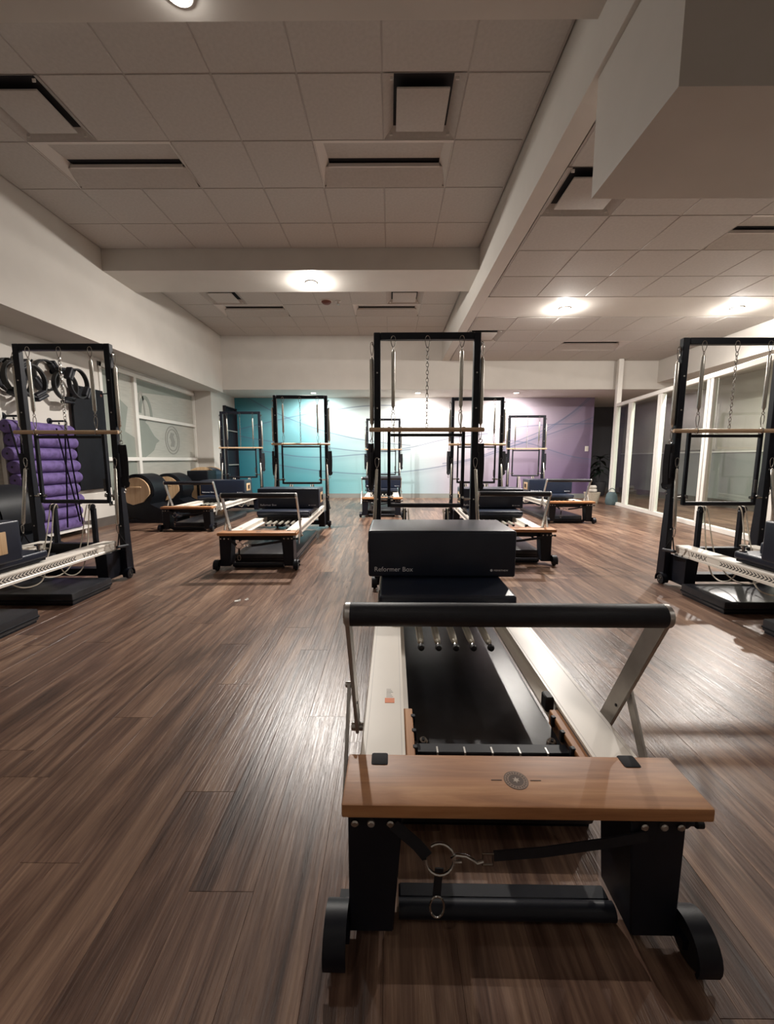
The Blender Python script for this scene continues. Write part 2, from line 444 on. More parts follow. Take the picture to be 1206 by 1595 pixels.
# ceilings
ce = struct('ceiling', B(-4.5, 7.2, -2.6, 12.7, ZC + 0.14, ZC + 0.24), 'void')
CELL = 0.61
_tm = {}
def tile(x0, x1, y0, y1, z, par):
    w_, d_ = round(x1 - x0, 3), round(y1 - y0, 3)
    if (w_, d_) not in _tm:
        _tm[(w_, d_)] = B(-w_ / 2 + 0.006, w_ / 2 - 0.006, -d_ / 2 + 0.006, d_ / 2 - 0.006, 0, 0.018, 0.003, 1).mesh('ceiling_tile', M['tile'])
    link('ceiling_tile', _tm[(w_, d_)], par, ((x0 + x1) / 2, (y0 + y1) / 2, z))
def ceiling_bay(par, xs, ys, z, skip):
    for i in range(len(xs) - 1):
        for j in range(len(ys) - 1):
            if any(a <= (xs[i] + xs[i + 1]) / 2 <= b and c_ <= (ys[j] + ys[j + 1]) / 2 <= d for a, b, c_, d in skip): continue
            tile(xs[i], xs[i + 1], ys[j], ys[j + 1], z, par)
    g = G()
    def inside(px_, py_): return any(a + 0.05 < px_ < b - 0.05 and c_ + 0.05 < py_ < d - 0.05 for a, b, c_, d in skip)
    for x in xs:
        for j in range(len(ys) - 1):
            if not inside(x, (ys[j] + ys[j + 1]) / 2): g.box(x - 0.012, x + 0.012, ys[j], ys[j + 1], z + 0.005, z + 0.03)
    for y in ys: g.box(xs[0], xs[-1], y - 0.012, y + 0.012, z + 0.0051, z + 0.0301)
    stuff(g.done('ceiling_grid', M['grid'], par))
xs_m = [XL + 0.02] + [-3.08 + CELL * i for i in range(7)] + [XM - 0.02]
xs_m = [XL + 0.02, -3.085, -2.475, -1.865, -1.255, -0.655, -0.055, 0.545, XM - 0.022]
ys_m = [2.612, 3.222, 3.832, 4.442, 5.052, Y0 - 0.012]
ys_b = [Y1 + 0.01, 6.92, 7.53, 8.14, 8.75, YB - 0.012]
sk_m = [(-0.055, 0.545, 3.222, 3.832), (-3.085, -2.475, 3.222, 3.832), (-0.655, 0.545, 3.832, 4.442), (-3.085, -1.865, 3.832, 4.442)]
sk_b = [(-3.085, -2.475, 6.92, 7.53), (-0.055, 0.545, 6.92, 7.53), (-3.085, -1.865, 7.53, 8.14), (-0.655, 0.545, 7.53, 8.14)]
ceiling_bay(ce, xs_m, ys_m, ZC, sk_m)
ceiling_bay(ce, xs_m, ys_b, ZC, sk_b)
# lower right ceiling: void slab between the tile fields
rc = struct('ceiling_right', B(XN + 0.02, 7.05, -2.6, YB, ZR + 0.14, ZR + 0.2), 'void')
xs_r = [XN + 0.022] + [1.947 + 0.632 * i for i in range(6)] + [5.739, XR - 0.01]
xs_r = [XN + 0.022, 1.947, 2.579, 3.211, 3.843, 4.475, 5.107, XR - 0.015]
ys_r = [2.64, 3.332, 3.942, 4.552, 5.162, 5.772]
ys_q = [6.56, 7.205, 7.85, 8.495, YB - 0.012]
sk_r = [(XN, 1.947, 3.332, 3.942), (3.211, 4.475, 3.942, 4.552)]
sk_q = [(XN, 1.947, 7.205, 7.85), (3.211, 4.475, 7.85, 8.495)]
ceiling_bay(rc, xs_r, ys_r, ZR, sk_r)
ceiling_bay(rc, xs_r, ys_q, ZR, sk_q)
# drywall beams and soffits
struct('trim_1', B(XL, XM, Y0, Y1, ZB, ZC + 0.14), 'soffit')                       # beam across the left bay
struct('trim_2', B(XL, XM, 1.86, 2.60, ZB, ZC + 0.14), 'soffit')                   # the beam nearer the camera
struct('trim_3', B(XM, XN, -2.6, YB, ZR, ZC + 0.14, 0.004, 1), 'soffit')           # long bulkhead between the bays
struct('trim_4', B(XN, XR + 0.02, 5.785, 6.545, ZR, ZR + 0.14), 'soffit')          # flat band with the two downlights
struct('trim_5', B(1.18, 7.0, 1.89, 2.62, 2.51, ZR + 0.14), 'soffit')              # big dropped box, upper right
struct('trim_6', B(XL, XN, -2.6, 1.86, ZC, ZC + 0.14), 'soffit')
struct('trim_7', B(XN, 7.0, -2.6, 1.89, ZR, ZR + 0.14), 'soffit')
struct('trim_8', B(XW - 0.1, XL, -2.6, 9.2, ZL, ZC + 0.14), 'wall')                # left bulkhead above the windows
struct('trim_9', B(XW - 0.1, XM, YB, 12.6, ZK, ZC + 0.14), 'wall')                 # back bulkhead over the mural
struct('trim_10', B(XM, 7.1, YB, 12.6, ZK, ZC + 0.14), 'wall')
struct('trim_11', B(XR, 7.1, 2.62, YB, 2.67, ZC + 0.14), 'wall')                   # right bulkhead
struct('trim_12', B(XW - 0.1, XL, 9.2, YB, ZL, ZC + 0.14), 'wall')
# walls
struct('wall_left', G().box(XW - 0.12, XW, -2.6, 3.0, 0, ZL).box(XW - 0.12, XW, 4.60, 6.22, 0, ZL).box(XW - 0.12, XW, 3.0, 4.60, 2.43, ZL).box(XW - 0.12, XW, 6.22, 9.2, 2.43, ZL)
       .box(XW - 0.12, XW, 3.0, 4.60, 0, 0.30).box(XW - 0.12, XW, 6.22, 9.2, 0, 0.30), 'wall')
struct('wall_left_pier', B(XW - 0.12, -3.92, 9.2, YM + 0.1, 0, ZK), 'wall')
struct('wall_back', B(-4.0, 5.15, YM, YM + 0.12, 0, ZK), 'wall')
struct('wall_behind', B(-4.4, 7.1, -2.7, -2.6, 0, ZC), 'wall')
struct('wall_right_upper', B(XH, XH + 0.1, -2.6, 12.6, 1.15, ZK + 0.2), 'wain_top')
struct('wall_right_lower', B(XH - 0.012, XH + 0.1, -2.6, 12.6, 0, 1.15), 'wain_low')
struct('wall_corridor', B(5.0, 7.1, 12.5, 12.6, 0, ZK), 'hall_end')
struct('wall_corridor_left', B(5.03, 5.15, YM + 0.12, 12.5, 0, ZK), 'hall_end')
struct('trim_13', B(XH - 0.03, XH - 0.012, -2.6, 12.5, 1.135, 1.165), 'white')
struct('baseboard_left', B(XW, XW + 0.015, -2.6, 9.2, 0, 0.13), 'base')
struct('baseboard_left_pier', G().box(XW, -3.905, 9.185, 9.2, 0, 0.13).box(-3.92, -3.905, 9.2, YM, 0, 0.13), 'base')
struct('baseboard_back', B(-3.92, 5.15, YM - 0.02, YM, 0, 0.115), 'wain_low')
struct('baseboard_right', B(XH - 0.03, XH - 0.012, -2.6, 12.5, 0, 0.16), 'base')
struct('baseboard_corridor', B(5.15, XH, 12.485, 12.5, 0, 0.14), 'base')

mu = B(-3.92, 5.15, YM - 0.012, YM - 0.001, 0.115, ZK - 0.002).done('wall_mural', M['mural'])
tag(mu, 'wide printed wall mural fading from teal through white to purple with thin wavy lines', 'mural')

# left windows: white frame, rails, film panes
def window(n, y0, y1, z0, z1, muls, rails):
    f_ = G(); X0, X1 = XW - 0.05, XW + 0.02
    f_.box(X0, X1, y0, y0 + 0.06, z0, z1, 0.004, 1).box(X0, X1, y1 - 0.03, y1, z0, z1, 0.004, 1)
    f_.box(X0, X1, y0, y1, z1 - 0.07, z1, 0.004, 1).box(X0, X1, y0, y1, z0, z0 + 0.06, 0.004, 1)
    root = f_.done('window_%d' % n, M['white']); root['kind'] = 'structure'
    for y in muls: B(X0, X1 + 0.002, y - 0.04, y + 0.04, z0 + 0.05, z1 - 0.05, 0.004, 1).done('mullion', M['white'], root)
    for a, b, z in rails: B(X0, X1 + 0.001, a, b, z - 0.03, z + 0.03, 0.004, 1).done('rail', M['white'], root)
    es = [y0] + muls + [y1]
    for a, b in zip(es, es[1:]):
        zs = sorted({z0, z1} | {z for c_, d, z in rails if c_ <= (a + b) / 2 <= d})
        for c_, d in zip(zs, zs[1:]): B(XW - 0.035, XW - 0.025, a, b, c_, d).done('pane', M['film'], root)
    return root
w1 = window(1, 6.22, 9.20, 0.30, 2.43, [7.08], [(7.08, 9.2, 1.72), (6.22, 9.2, 1.0)])
window(2, 3.0, 4.60, 0.30, 2.43, [], [(3.0, 4.6, 1.42)])
def film(pts, m_='film_dark', dx=0.0): G().prism(pts, 0, XW - 0.0245 + dx, XW - 0.0235 + dx).done('film_print', M[m_], w1)
film([(7.12, 1.69), (7.12, 1.03), (7.30, 1.03), (7.46, 1.10), (7.58, 1.16), (7.66, 1.28), (7.78, 1.34), (7.62, 1.42), (7.52, 1.52), (7.45, 1.60), (7.36, 1.65), (7.42, 1.69)])
film([(6.30, 2.34), (6.75, 2.34), (6.62, 2.0), (6.90, 1.85), (6.78, 1.45), (7.03, 1.36), (7.03, 1.03), (6.30, 1.03)])
film([(6.30, 0.96), (7.03, 0.96), (7.03, 0.37), (6.30, 0.37)])
film([(7.13, 2.35), (7.13, 2.12), (7.5, 2.16), (8.2, 2.22), (9.15, 2.27), (9.15, 2.35)])
G().tube([(XW - 0.022, 7.40 + 0.2 * math.sin(a * 0.13) * 0 + 0.17 * math.cos(a * 0.25), 1.75 + 0.33 * math.sin(a * 0.25)) for a in range(0, 13)], 0, flat=(0.035, 0.0015)).done('film_print', M['film_dark'], w1)
G().tube([(XW - 0.022, 7.28 + 0.09 * math.cos(a * 0.25), 1.75 + 0.40 * math.sin(a * 0.25)) for a in range(0, 13)], 0, flat=(0.02, 0.0015)).done('film_print', M['film_line'], w1)
for rx, rz in ((0.26, 0.27), (0.20, 0.21)):
    G().tube([(XW - 0.022, 8.25 + rx * math.cos(a * PI / 14), 1.37 + rz * math.sin(a * PI / 14)) for a in range(28)], 0, closed=True, flat=(0.012, 0.0015)).done('film_print', M['film_line'], w1)
film([(8.16, 1.24), (8.30, 1.24), (8.34, 1.34), (8.28, 1.44), (8.33, 1.50), (8.20, 1.52), (8.14, 1.42), (8.20, 1.34)], 'film_line', 0.001)

# right glass partition (runs at a slight angle), open above
ga = Vector((4.993, 9.222, 0)); gd = Vector((4.47 - 4.993, 5.088 - 9.222, 0)).normalized()
part = bpy.data.objects.new('window_3', None); C.objects.link(part); part['kind'] = 'structure'
part.location = ga; part.rotation_euler = (0, 0, math.atan2(gd.y, gd.x))     # local x runs towards the camera
LEN = 6.6
B(-0.055, 0.055, -0.05, 0.05, 0, ZR, 0.006, 1).done('post', M['white'], part)
B(0, LEN, -0.04, 0.04, 2.13, 2.20, 0.005, 1).done('top_rail', M['white'], part)
B(0, LEN, -0.04, 0.04, 0, 0.07, 0.005, 1).done('bottom_rail', M['white'], part)
ms = [0.0, 0.70, 1.86, 3.22, 4.50, 5.60, 6.5]
for s_ in ms[1:]:
    B(s_ - 0.075, s_ - 0.008, -0.035, 0.035, 0.07, 2.13, 0.004, 1).done('mullion', M['white'], part)
    B(s_ + 0.008, s_ + 0.075, -0.035, 0.035, 0.07, 2.13, 0.004, 1).done('mullion', M['white'], part)
for a, b in zip(ms, ms[1:]): B(a + 0.05, b - 0.06, -0.004, 0.004, 0.06, 2.14).done('pane', M['glass'], part)
# pale flat panel seen through the far panes
tag(B(XH - 0.05, XH - 0.035, 8.9, 10.6, 1.2, 2.15, 0.006, 1).done('hall_panel', M['wain_top']), 'pale rectangular panel on the hall wall seen through the far glass pane', 'board')

# ------------------------------------------------------------------ ceiling fittings
def frustum(g, x0, x1, y0, y1, z0, X0, X1, Y0_, Y1_, z1):
    a = [g.bm.verts.new(p) for p in ((x0, y0, z0), (x1, y0, z0), (x1, y1, z0), (x0, y1, z0))]
    b = [g.bm.verts.new(p) for p in ((X0, Y0_, z1), (X1, Y0_, z1), (X1, Y1_, z1), (X0, Y1_, z1))]
    for i in range(4): g.bm.faces.new((a[i], a[(i + 1) % 4], b[(i + 1) % 4], b[i]))
    return g
def diffuser(x0, x1, y0, y1, z, label):
    cx, cy = (x0 + x1) / 2, (y0 + y1) / 2; hx, hy = (x1 - x0) / 2, (y1 - y0) / 2
    r = thing('air_diffuser', label, 'vent', (cx, cy, z), 0, 'square air diffusers in the ceiling')
    g = frustum(G(), -hx + 0.004, hx - 0.004, -hy + 0.004, hy - 0.004, 0.0, -hx + 0.085, hx - 0.085, -hy + 0.075, hy - 0.075, 0.06)
    g.done('bezel', M['tile'], r)
    B(-hx + 0.07, hx - 0.07, -hy + 0.06, hy - 0.06, 0.058, 0.075).done('throat', M['slot'], r)
    B(-hx + 0.105, hx - 0.105, -hy + 0.125, hy - 0.085, 0.0, 0.014, 0.006, 2).done('plaque', M['tile'], r)
    for sx in (-1, 1):
        for sy in (-1, 1):
            G().box(sx * (hx - 0.065) - 0.012, sx * (hx - 0.065) + 0.012, sy * (hy - 0.055) - 0.003, sy * (hy - 0.055) + 0.003, -0.002, 0.02).done('clip', M['fitting'], r)
diffuser(-0.055, 0.545, 3.222, 3.832, ZC, 'square ceiling air vent just in front of the trough light nearest the bulkhead')
diffuser(-3.085, -2.475, 3.222, 3.832, ZC, 'dark-rimmed square ceiling air vent at the left edge of the photo')
diffuser(-3.085, -2.475, 6.92, 7.53, ZC, 'small square ceiling vent beyond the beam, near the left wall')
diffuser(-0.055, 0.545, 6.92, 7.53, ZC, 'small square ceiling vent beyond the beam, beside the bulkhead')
diffuser(XN, 1.947, 3.332, 3.942, ZR, 'square air vent in the lower ceiling, half hidden by the dropped box')
diffuser(XN, 1.947, 7.205, 7.85, ZR, 'square ceiling vent just above the nearest tower')
def troffer(x0, x1, y0, y1, z, label):
    cx, cy = (x0 + x1) / 2, (y0 + y1) / 2; hx, hy = (x1 - x0) / 2, (y1 - y0) / 2
    r = thing('trough_light', label, 'ceiling light', (cx, cy, z), 0, 'unlit recessed trough lights')
    e = 0.004
    for s_ in (-1, 1):                                   # sloped ends
        G().prism([(s_ * (hx - e), 0.0), (s_ * (hx - 0.085), 0.085), (s_ * (hx - 0.085), 0.095), (s_ * (hx - e), 0.02)], 1, -hy + e, hy - e).done('end_slope', M['fitting'], r)
    B(-hx + e, hx - e, -hy + e, -hy + 0.03, 0.0, 0.05).done('edge_strip', M['fitting'], r)
    G().prism([(-hy + 0.02, 0.065), (0.03, 0.085), (0.03, 0.095), (-hy + 0.02, 0.075)], 0, -hx + 0.07, hx - 0.07).done('reflector', M['tile'], r)
    B(-hx + 0.075, hx - 0.075, 0.028, 0.085, 0.088, 0.1).done('slot', M['slot'], r)
    B(-hx + 0.08, hx - 0.08, 0.078, 0.09, 0.045, 0.075).done('lip', M['fitting'], r)
    G().prism([(0.088, 0.05), (hy - e, 0.0), (hy - e, 0.01), (0.088, 0.062)], 0, -hx + 0.03, hx - 0.03).done('far_slope', M['tile'], r)
troffer(-0.655, 0.545, 3.832, 4.442, ZC, 'unlit recessed trough light in the ceiling beside the long bulkhead')
troffer(-3.085, -1.865, 3.832, 4.442, ZC, 'unlit recessed trough light in the ceiling near the left wall')
troffer(-3.085, -1.865, 7.53, 8.14, ZC, 'unlit trough light beyond the beam, close to the left wall')
troffer(-0.655, 0.545, 7.53, 8.14, ZC, 'unlit trough light beyond the beam, close to the bulkhead')
troffer(3.211, 4.475, 3.942, 4.552, ZR, 'unlit trough light in the lower ceiling at the right edge of the photo')
troffer(3.211, 4.475, 7.85, 8.495, ZR, 'thin unlit trough light in the far lower ceiling right of the nearest tower')

def downlight(x, y, z, power, label, aim=(0, 0, -1), ang=165, blend=0.7, spill=0.20, m_='lamp', r=0.055, col=WARM):
    d = thing('downlight', label, 'ceiling light', (x, y, z), 0, 'round recessed downlights')
    G().tube(circ((0, 0, -0.002), r + 0.014, 24), 0.007, 6, closed=True).done('trim_ring', M['fitting'], d)
    G().cyl((0, 0, -0.001), (0, 0, -0.006), r, 24).done('lens', M[m_], d)
    L = bpy.data.lights.new('downlight_lamp', 'SPOT'); L.energy = power; L.color = col
    L.shadow_soft_size = 0.04; L.spot_size = math.radians(ang); L.spot_blend = blend
    if spill:                                   # added point lamp: draws a halo on the ceiling and brightens the walls
        S = bpy.data.lights.new('halo_fill', 'POINT'); S.energy = power * spill; S.color = col; S.shadow_soft_size = 0.015
        so = bpy.data.objects.new('halo_fill', S); C.objects.link(so); so.parent = d; so.location = (0, 0, -0.022)
    lo = bpy.data.objects.new('downlight_lamp', L); C.objects.link(lo); lo.parent = d
    lo.location = (0, 0, -0.05); lo.rotation_euler = Vector(aim).to_track_quat('-Z', 'Y').to_euler()
downlight(-1.08, 5.99, ZB, P_BEAM, 'bright round downlight in the beam across the left ceiling')
downlight(2.50, 6.19, ZR, P_BAND, 'bright round downlight in the flat band, nearer the bulkhead')
downlight(4.95, 6.19, ZR, P_BAND, 'bright round downlight in the flat band by the right edge of the photo')
downlight(-1.10, 2.45, ZB, P_NEAR, 'downlight glowing at the very top of the photo', m_='lamp_dim')
for x, lb in ((-1.78, 'downlight above the mural, over the tower by its teal part'), (0.66, 'downlight above the mural just right of centre, behind the nearest tower'), (2.95, 'downlight above the purple side of the mural')):
    downlight(x, 9.83, ZK, P_WASH, lb, aim=(0, 0.35, -1), ang=165, spill=0.0)
downlight(2.65, 2.25, 2.51, P_NEAR, 'downlight in the underside of the dropped box, beyond the right edge of the photo')
for x, y, lb in ((-1.1, -1.25, 'downlight in the ceiling behind the camera, left'), (2.65, -1.25, 'downlight in the ceiling behind the camera, right')):
    downlight(x, y, ZC if x < 0 else ZR, P_REAR, lb, m_='lamp_dim')
downlight(6.45, 5.6, 2.67, P_HALL, 'downlight in the hall ceiling behind the glass partition')

sd = thing('smoke_detector', 'small red-brown round detector on the ceiling beyond the beam', 'detector', (-1.08, 7.38, ZC))
G().lathe((0, 0, 0), (0, 0, -1), [(0, 0.085), (0.02, 0.085), (0.045, 0.06), (0.055, 0.03), (0.056, 0)], 20).done('housing', M['brown'], sd)
G().lathe((0, 0, 0.0), (0, 0, -1), [(0, 0.1), (0.008, 0.1), (0.01, 0.09)], 20).done('base', M['fitting'], sd)
sp_ = thing('sprinkler_head', 'small white sprinkler beside the red-brown ceiling detector', 'sprinkler', (-0.88, 7.38, ZC))
G().lathe((0, 0, 0), (0, 0, -1), [(0, 0.05), (0.01, 0.05), (0.014, 0.02), (0.05, 0.015), (0.052, 0)], 16).done('escutcheon', M['fitting'], sp_)
G().lathe((0, 0, -0.055), (0, 0, -1), [(0, 0.03), (0.004, 0.03)], 12).done('deflector', M['chrome'], sp_)
ls = thing('light_switch', 'white light switch plate on the purple end of the mural', 'switch', (5.02, YM - 0.012, 1.26))
B(-0.045, 0.045, -0.008, 0, -0.065, 0.065, 0.004, 1).done('plate', M['white'], ls)
B(-0.018, 0.018, -0.013, -0.006, -0.035, 0.035, 0.002, 1).done('rocker', M['fitting'], ls)

# ------------------------------------------------------------------ the reformer (built once, then copied)
R0 = thing('pilates_reformer', '', 'pilates reformer')
def part_(g, name, m_, par=R0): return g.done(name, M[m_], par)

# standing platform with inset plates and engraved emblem
pl_ = part_(B(-0.342, 0.366, 0.0, 0.138, 0.317, 0.345, 0.005, 2), 'standing_platform', 'oak')
for sx in (-1, 1): B(sx * 0.272 - 0.019, sx * 0.272 + 0.019, 0.104, 0.141, 0.322, 0.3475, 0.006, 2).done('inset_plate', M['slot'], pl_)
ex, ey, ez = 0.010, 0.066, 0.3452
def disc(r, z, m_, n=32, nm='emblem'):
    g = G(); g.cyl((ex, ey, z - 0.0004), (ex, ey, z), r, n); g.done(nm, M[m_], pl_)
disc(0.0245, ez + 0.0002, 'burn'); disc(0.0230, ez + 0.0004, 'burn_pale'); disc(0.0150, ez + 0.0006, 'burn')
star = []
for i in range(12):
    a = PI / 2 + i * PI / 6; r = 0.0085 if i % 2 == 0 else 0.0038
    star.append((ex + r * math.cos(a), ey + r * math.sin(a)))
G().prism(star, 2, ez + 0.0005, ez + 0.0009).done('emblem_star', M['burn_star'], pl_)
gl_ = G()
for i in range(22):
    a = 2 * PI * i / 22; c_, s_ = math.cos(a), math.sin(a)
    gl_.prism([(ex + c_ * 0.0172 - s_ * 0.0012, ey + s_ * 0.0172 + c_ * 0.0012), (ex + c_ * 0.0172 + s_ * 0.0012, ey + s_ * 0.0172 - c_ * 0.0012),
               (ex + c_ * 0.0208 + s_ * 0.0012, ey + s_ * 0.0208 - c_ * 0.0012), (ex + c_ * 0.0208 - s_ * 0.0012, ey + s_ * 0.0208 + c_ * 0.0012)], 2, ez + 0.0004, ez + 0.0007)
stuff(gl_.done('emblem_marks', M['burn'], pl_))
for sx in (-1, 1): B(ex + sx * 0.029 if sx > 0 else ex - 0.051, ex + 0.051 if sx > 0 else ex - 0.029, ey - 0.0009, ey + 0.0009, ez - 0.0003, ez + 0.0004).done('emblem_line', M['burn'], pl_)

# rails: cream extrusions with a side channel, chevron print and lettering
for sx in (-1, 1):
    xi, xo = 0.214, 0.3155
    prof = [(xi, 0.324), (xo, 0.324), (xo + 0.004, 0.318), (xo + 0.004, 0.308), (xo, 0.304), (xo, 0.268), (xo + 0.004, 0.264), (xo + 0.004, 0.250), (xi + 0.03, 0.250), (xi + 0.03, 0.27), (xi - 0.016, 0.27), (xi - 0.016, 0.280), (xi + 0.008, 0.285), (xi + 0.008, 0.312), (xi, 0.316)]
    prof = [(sx * a, b) for a, b in prof]
    rail = part_(G().prism(prof if sx > 0 else prof[::-1], 1, 0.135, 2.36), 'rail', 'rail')
    # fine edge groove lines on the top
    g = G(); g.box(sx * 0.306 - 0.0008, sx * 0.306 + 0.0008, 0.14, 2.355, 0.3235, 0.3243).box(sx * 0.222 - 0.0008, sx * 0.222 + 0.0008, 0.14, 2.355, 0.3235, 0.3243)
    g.done('edge_line', M['fitting'], rail)
    ch = G(); x_ = sx * (xo + 0.0003)
    for k in range(70):
        y = 0.22 + k * 0.026
        if y > 1.92: break
        q = [(y, 0.300), (y + 0.012, 0.300), (y - 0.008, 0.286), (y + 0.012, 0.272), (y, 0.272), (y - 0.020, 0.286)]
        ch.prism(q, 0, x_ - 0.0004, x_ + 0.0004)
    stuff(ch.done('chevron_print', M['mark'], rail))
    rz = PI / 2 if sx > 0 else -PI / 2
    text('V-MAX', 0.050, 'mark', rail, 'lettering', (sx * (xo + 0.0006), 1.985 if sx > 0 else 2.19, 0.271), (PI / 2, 0, rz), 0.0004)
    if sx < 0: pass
    else: pass
R_left_rail = [o for o in R0.children if o.name.startswith('rail')][0]
# warning label on the left rail
B(-0.266, -0.239, 0.365, 0.388, 0.3236, 0.3246).done('orange_sticker', M['orange'], R_left_rail)['label'] = 'orange warning sticker with pale print'
g = G()
for k in range(6):
    g.box(-0.262, -0.243 - 0.003 * (k % 3), 0.394 + k * 0.0075, 0.3975 + k * 0.0075, 0.3238, 0.3245)
stuff(g.done('sticker_print', M['fitting'], R_left_rail))

# inner oak strips, spring bar, brackets
for sx in (-1, 1):
    part_(B(sx * 0.214 if sx < 0 else 0.190, -0.190 if sx < 0 else 0.214, 0.15, 0.36, 0.270, 0.312, 0.002, 1), 'side_block', 'oak_y')
    if sx > 0: part_(B(sx * 0.202 - 0.012, sx * 0.202 + 0.012, 0.385, 0.425, 0.285, 0.33, 0.004, 1), 'bumper', 'rubber')
sb_ = part_(B(-0.19, 0.19, 0.215, 0.250, 0.235, 0.290, 0.003, 1), 'spring_bar', 'black')
for i in range(5):
    x = -0.134 + i * 0.067
    G().box(x - 0.002, x + 0.002, 0.2135, 0.235, 0.262, 0.2915).done('slot', M['alu'], sb_)
for sx in (-1, 1):
    G().prism([(sx * 0.19, 0.235), (sx * 0.205, 0.235), (sx * 0.205, 0.30), (sx * 0.19, 0.30)], 1, 0.16, 0.34).done('bracket', M['black'], sb_)
    for y_ in (0.20, 0.26, 0.32): B(sx * 0.189 - 0.006, sx * 0.189 + 0.006, y_, y_ + 0.014, 0.285, 0.3135, 0.002, 1).done('tooth', M['black'], sb_)
    G().lathe((sx * 0.165, 0.275, 0.268), (0, -0.3, 1), [(0, 0.012), (0.012, 0.012), (0.016, 0.009), (0.017, 0)], 16).done('bolt', M['chrome'], sb_)
    G().lathe((sx * 0.165, 0.270, 0.286), (0, -0.3, 1), [(0, 0.004), (0.001, 0.004)], 8).done('bolt_socket', M['slot'], sb_)
text('. . . . . . . . . . . .', 0.012, 'print_dim', sb_, 'fine_print', (-0.10, 0.2145, 0.240), (PI / 2, 0, 0), 0.0003)

# foot bar with arms and struts
fb = part_(G().lathe((-0.337, 0.15, 0.666), (1, 0, 0), [(0, 0.0245), (0.002, 0.0255), (0.672, 0.0255), (0.674, 0.0245)], 24), 'foot_bar', 'footpad')
for sx in (-1, 1):
    G().lathe((sx * 0.336, 0.15, 0.666), (sx, 0, 0), [(0, 0.0255), (0.010, 0.0255), (0.014, 0.020), (0.0142, 0)], 24).done('end_cap', M['alu'], fb)
    a, b = Vector((0, 0.158, 0.664)), Vector((0, 0.372, 0.252)); d = (b - a).normalized(); nrm = Vector((0, -d.z, d.y)) * 0.025
    poly = [(a + nrm).yz[:], (a - nrm).yz[:], (b - nrm).yz[:], (b + nrm).yz[:]]
    x0, x1 = sorted((sx * 0.338, sx * 0.347))
    G().prism([tuple(p) for p in poly], 0, x0, x1, 0.001).done('arm', M['alu'], fb)
    a, b = Vector((0, 0.285, 0.425)), Vector((0, 0.155, 0.215)); d = (b - a).normalized(); nrm = Vector((0, -d.z, d.y)) * 0.015
    poly = [(a + nrm).yz[:], (a - nrm).yz[:], (b - nrm).yz[:], (b + nrm).yz[:]]
    x0, x1 = sorted((sx * 0.352, sx * 0.359))
    G().prism([tuple(p) for p in poly], 0, x0, x1, 0.001).done('strut', M['alu'], fb)
    G().lathe((sx * 0.348, 0.285, 0.425), (sx, 0, 0), [(0, 0.008), (0.015, 0.008), (0.018, 0.005)], 12).done('pivot_bolt', M['chrome'], fb)
    G().lathe((sx * 0.347, 0.30, 0.365), (-sx, 0, 0), [(0, 0.004), (0.011, 0.004)], 8).done('rivet', M['black'], fb)
    G().lathe((sx * 0.30, 0.362, 0.255), (sx, 0, 0), [(0, 0.012), (0.058, 0.012), (0.060, 0.009)], 12).done('pivot', M['chrome'], fb)

# legs, cross bars and wheels at both ends
def leg(x0, x1, y0, y1, z1, tap=0.02):
    g = G(); xm = (x0 + x1) / 2; s_ = 1 if xm > 0 else -1
    xi, xo = (x0, x1) if s_ > 0 else (x1, x0)
    lo = [(xo, y0), (xi + s_ * tap, y0), (xi + s_ * tap, y1), (xo, y1)]; hi = [(xo, y0), (xi, y0), (xi, y1), (xo, y1)]
    A = [g.bm.verts.new((*p, 0.035)) for p in lo]; Bv = [g.bm.verts.new((*p, z1)) for p in hi]
    for i in range(4): g.bm.faces.new((A[i], A[(i + 1) % 4], Bv[(i + 1) % 4], Bv[i]))
    g.bm.faces.new(A[::-1]); g.bm.faces.new(Bv)
    bmesh.ops.bevel(g.bm, geom=g.bm.edges[:], offset=0.003, segments=1, affect='EDGES')
    return g
def wheel(par, x, y, r=0.042):
    s_ = 1 if x > 0 else -1
    G().lathe((x - s_ * 0.014, y, r), (s_, 0, 0), [(0, r - 0.006), (0.004, r), (0.024, r), (0.028, r - 0.006)], 24).done('wheel', M['rubber'], par)
    pts = circ((0, y, r), r + 0.010, 14, 'x', math.radians(-20), math.radians(205), True)
    g = G(); inner = circ((0, y, r), r + 0.003, 14, 'x', math.radians(-20), math.radians(205), True)
    g.prism([(p[1], p[2]) for p in pts] + [(p[1], p[2]) for p in inner[::-1]], 0, x - 0.022, x + 0.022)
    g.done('fender', M['black'], par)
    for dy, dz in ((-0.018, 0.012), (0.018, 0.012), (0, -0.012)):
        G().lathe((x + s_ * 0.014, y + dy, r + dz), (s_, 0, 0), [(0, 0.005), (0.006, 0.005), (0.008, 0.003)], 8).done('axle_bolt', M['chrome'], par)
for sx in (-1, 1):
    l_ = part_(leg(*sorted((sx * 0.222, sx * 0.332)), 0.022, 0.145, 0.317), 'leg', 'black')
    wheel(l_, sx * 0.356, 0.012, 0.044)
    B(*sorted((sx * 0.33, sx * 0.358)), 0.0, 0.09, 0.035, 0.055).done('wheel_bracket', M['black'], l_)
    for k, x_ in enumerate((0.318, 0.286, 0.248)):
        G().lathe((sx * x_, 0.023, 0.288), (0, -1, 0), [(0, 0.0075), (0.006, 0.0075), (0.008, 0.005)], 12).done('bolt', M['chrome' if k != 1 else 'alu'], l_)
    l_ = part_(leg(*sorted((sx * 0.240, sx * 0.340)), 2.20, 2.38, 0.25, 0.015), 'leg', 'black')
    wheel(l_, sx * 0.385, 2.39, 0.042)
    B(*sorted((sx * 0.33, sx * 0.388)), 2.36, 2.42, 0.035, 0.055).done('wheel_bracket', M['black'], l_)
lowb = part_(B(-0.23, 0.23, 0.080, 0.115, 0.006, 0.048, 0.004, 1), 'cross_bar', 'black')
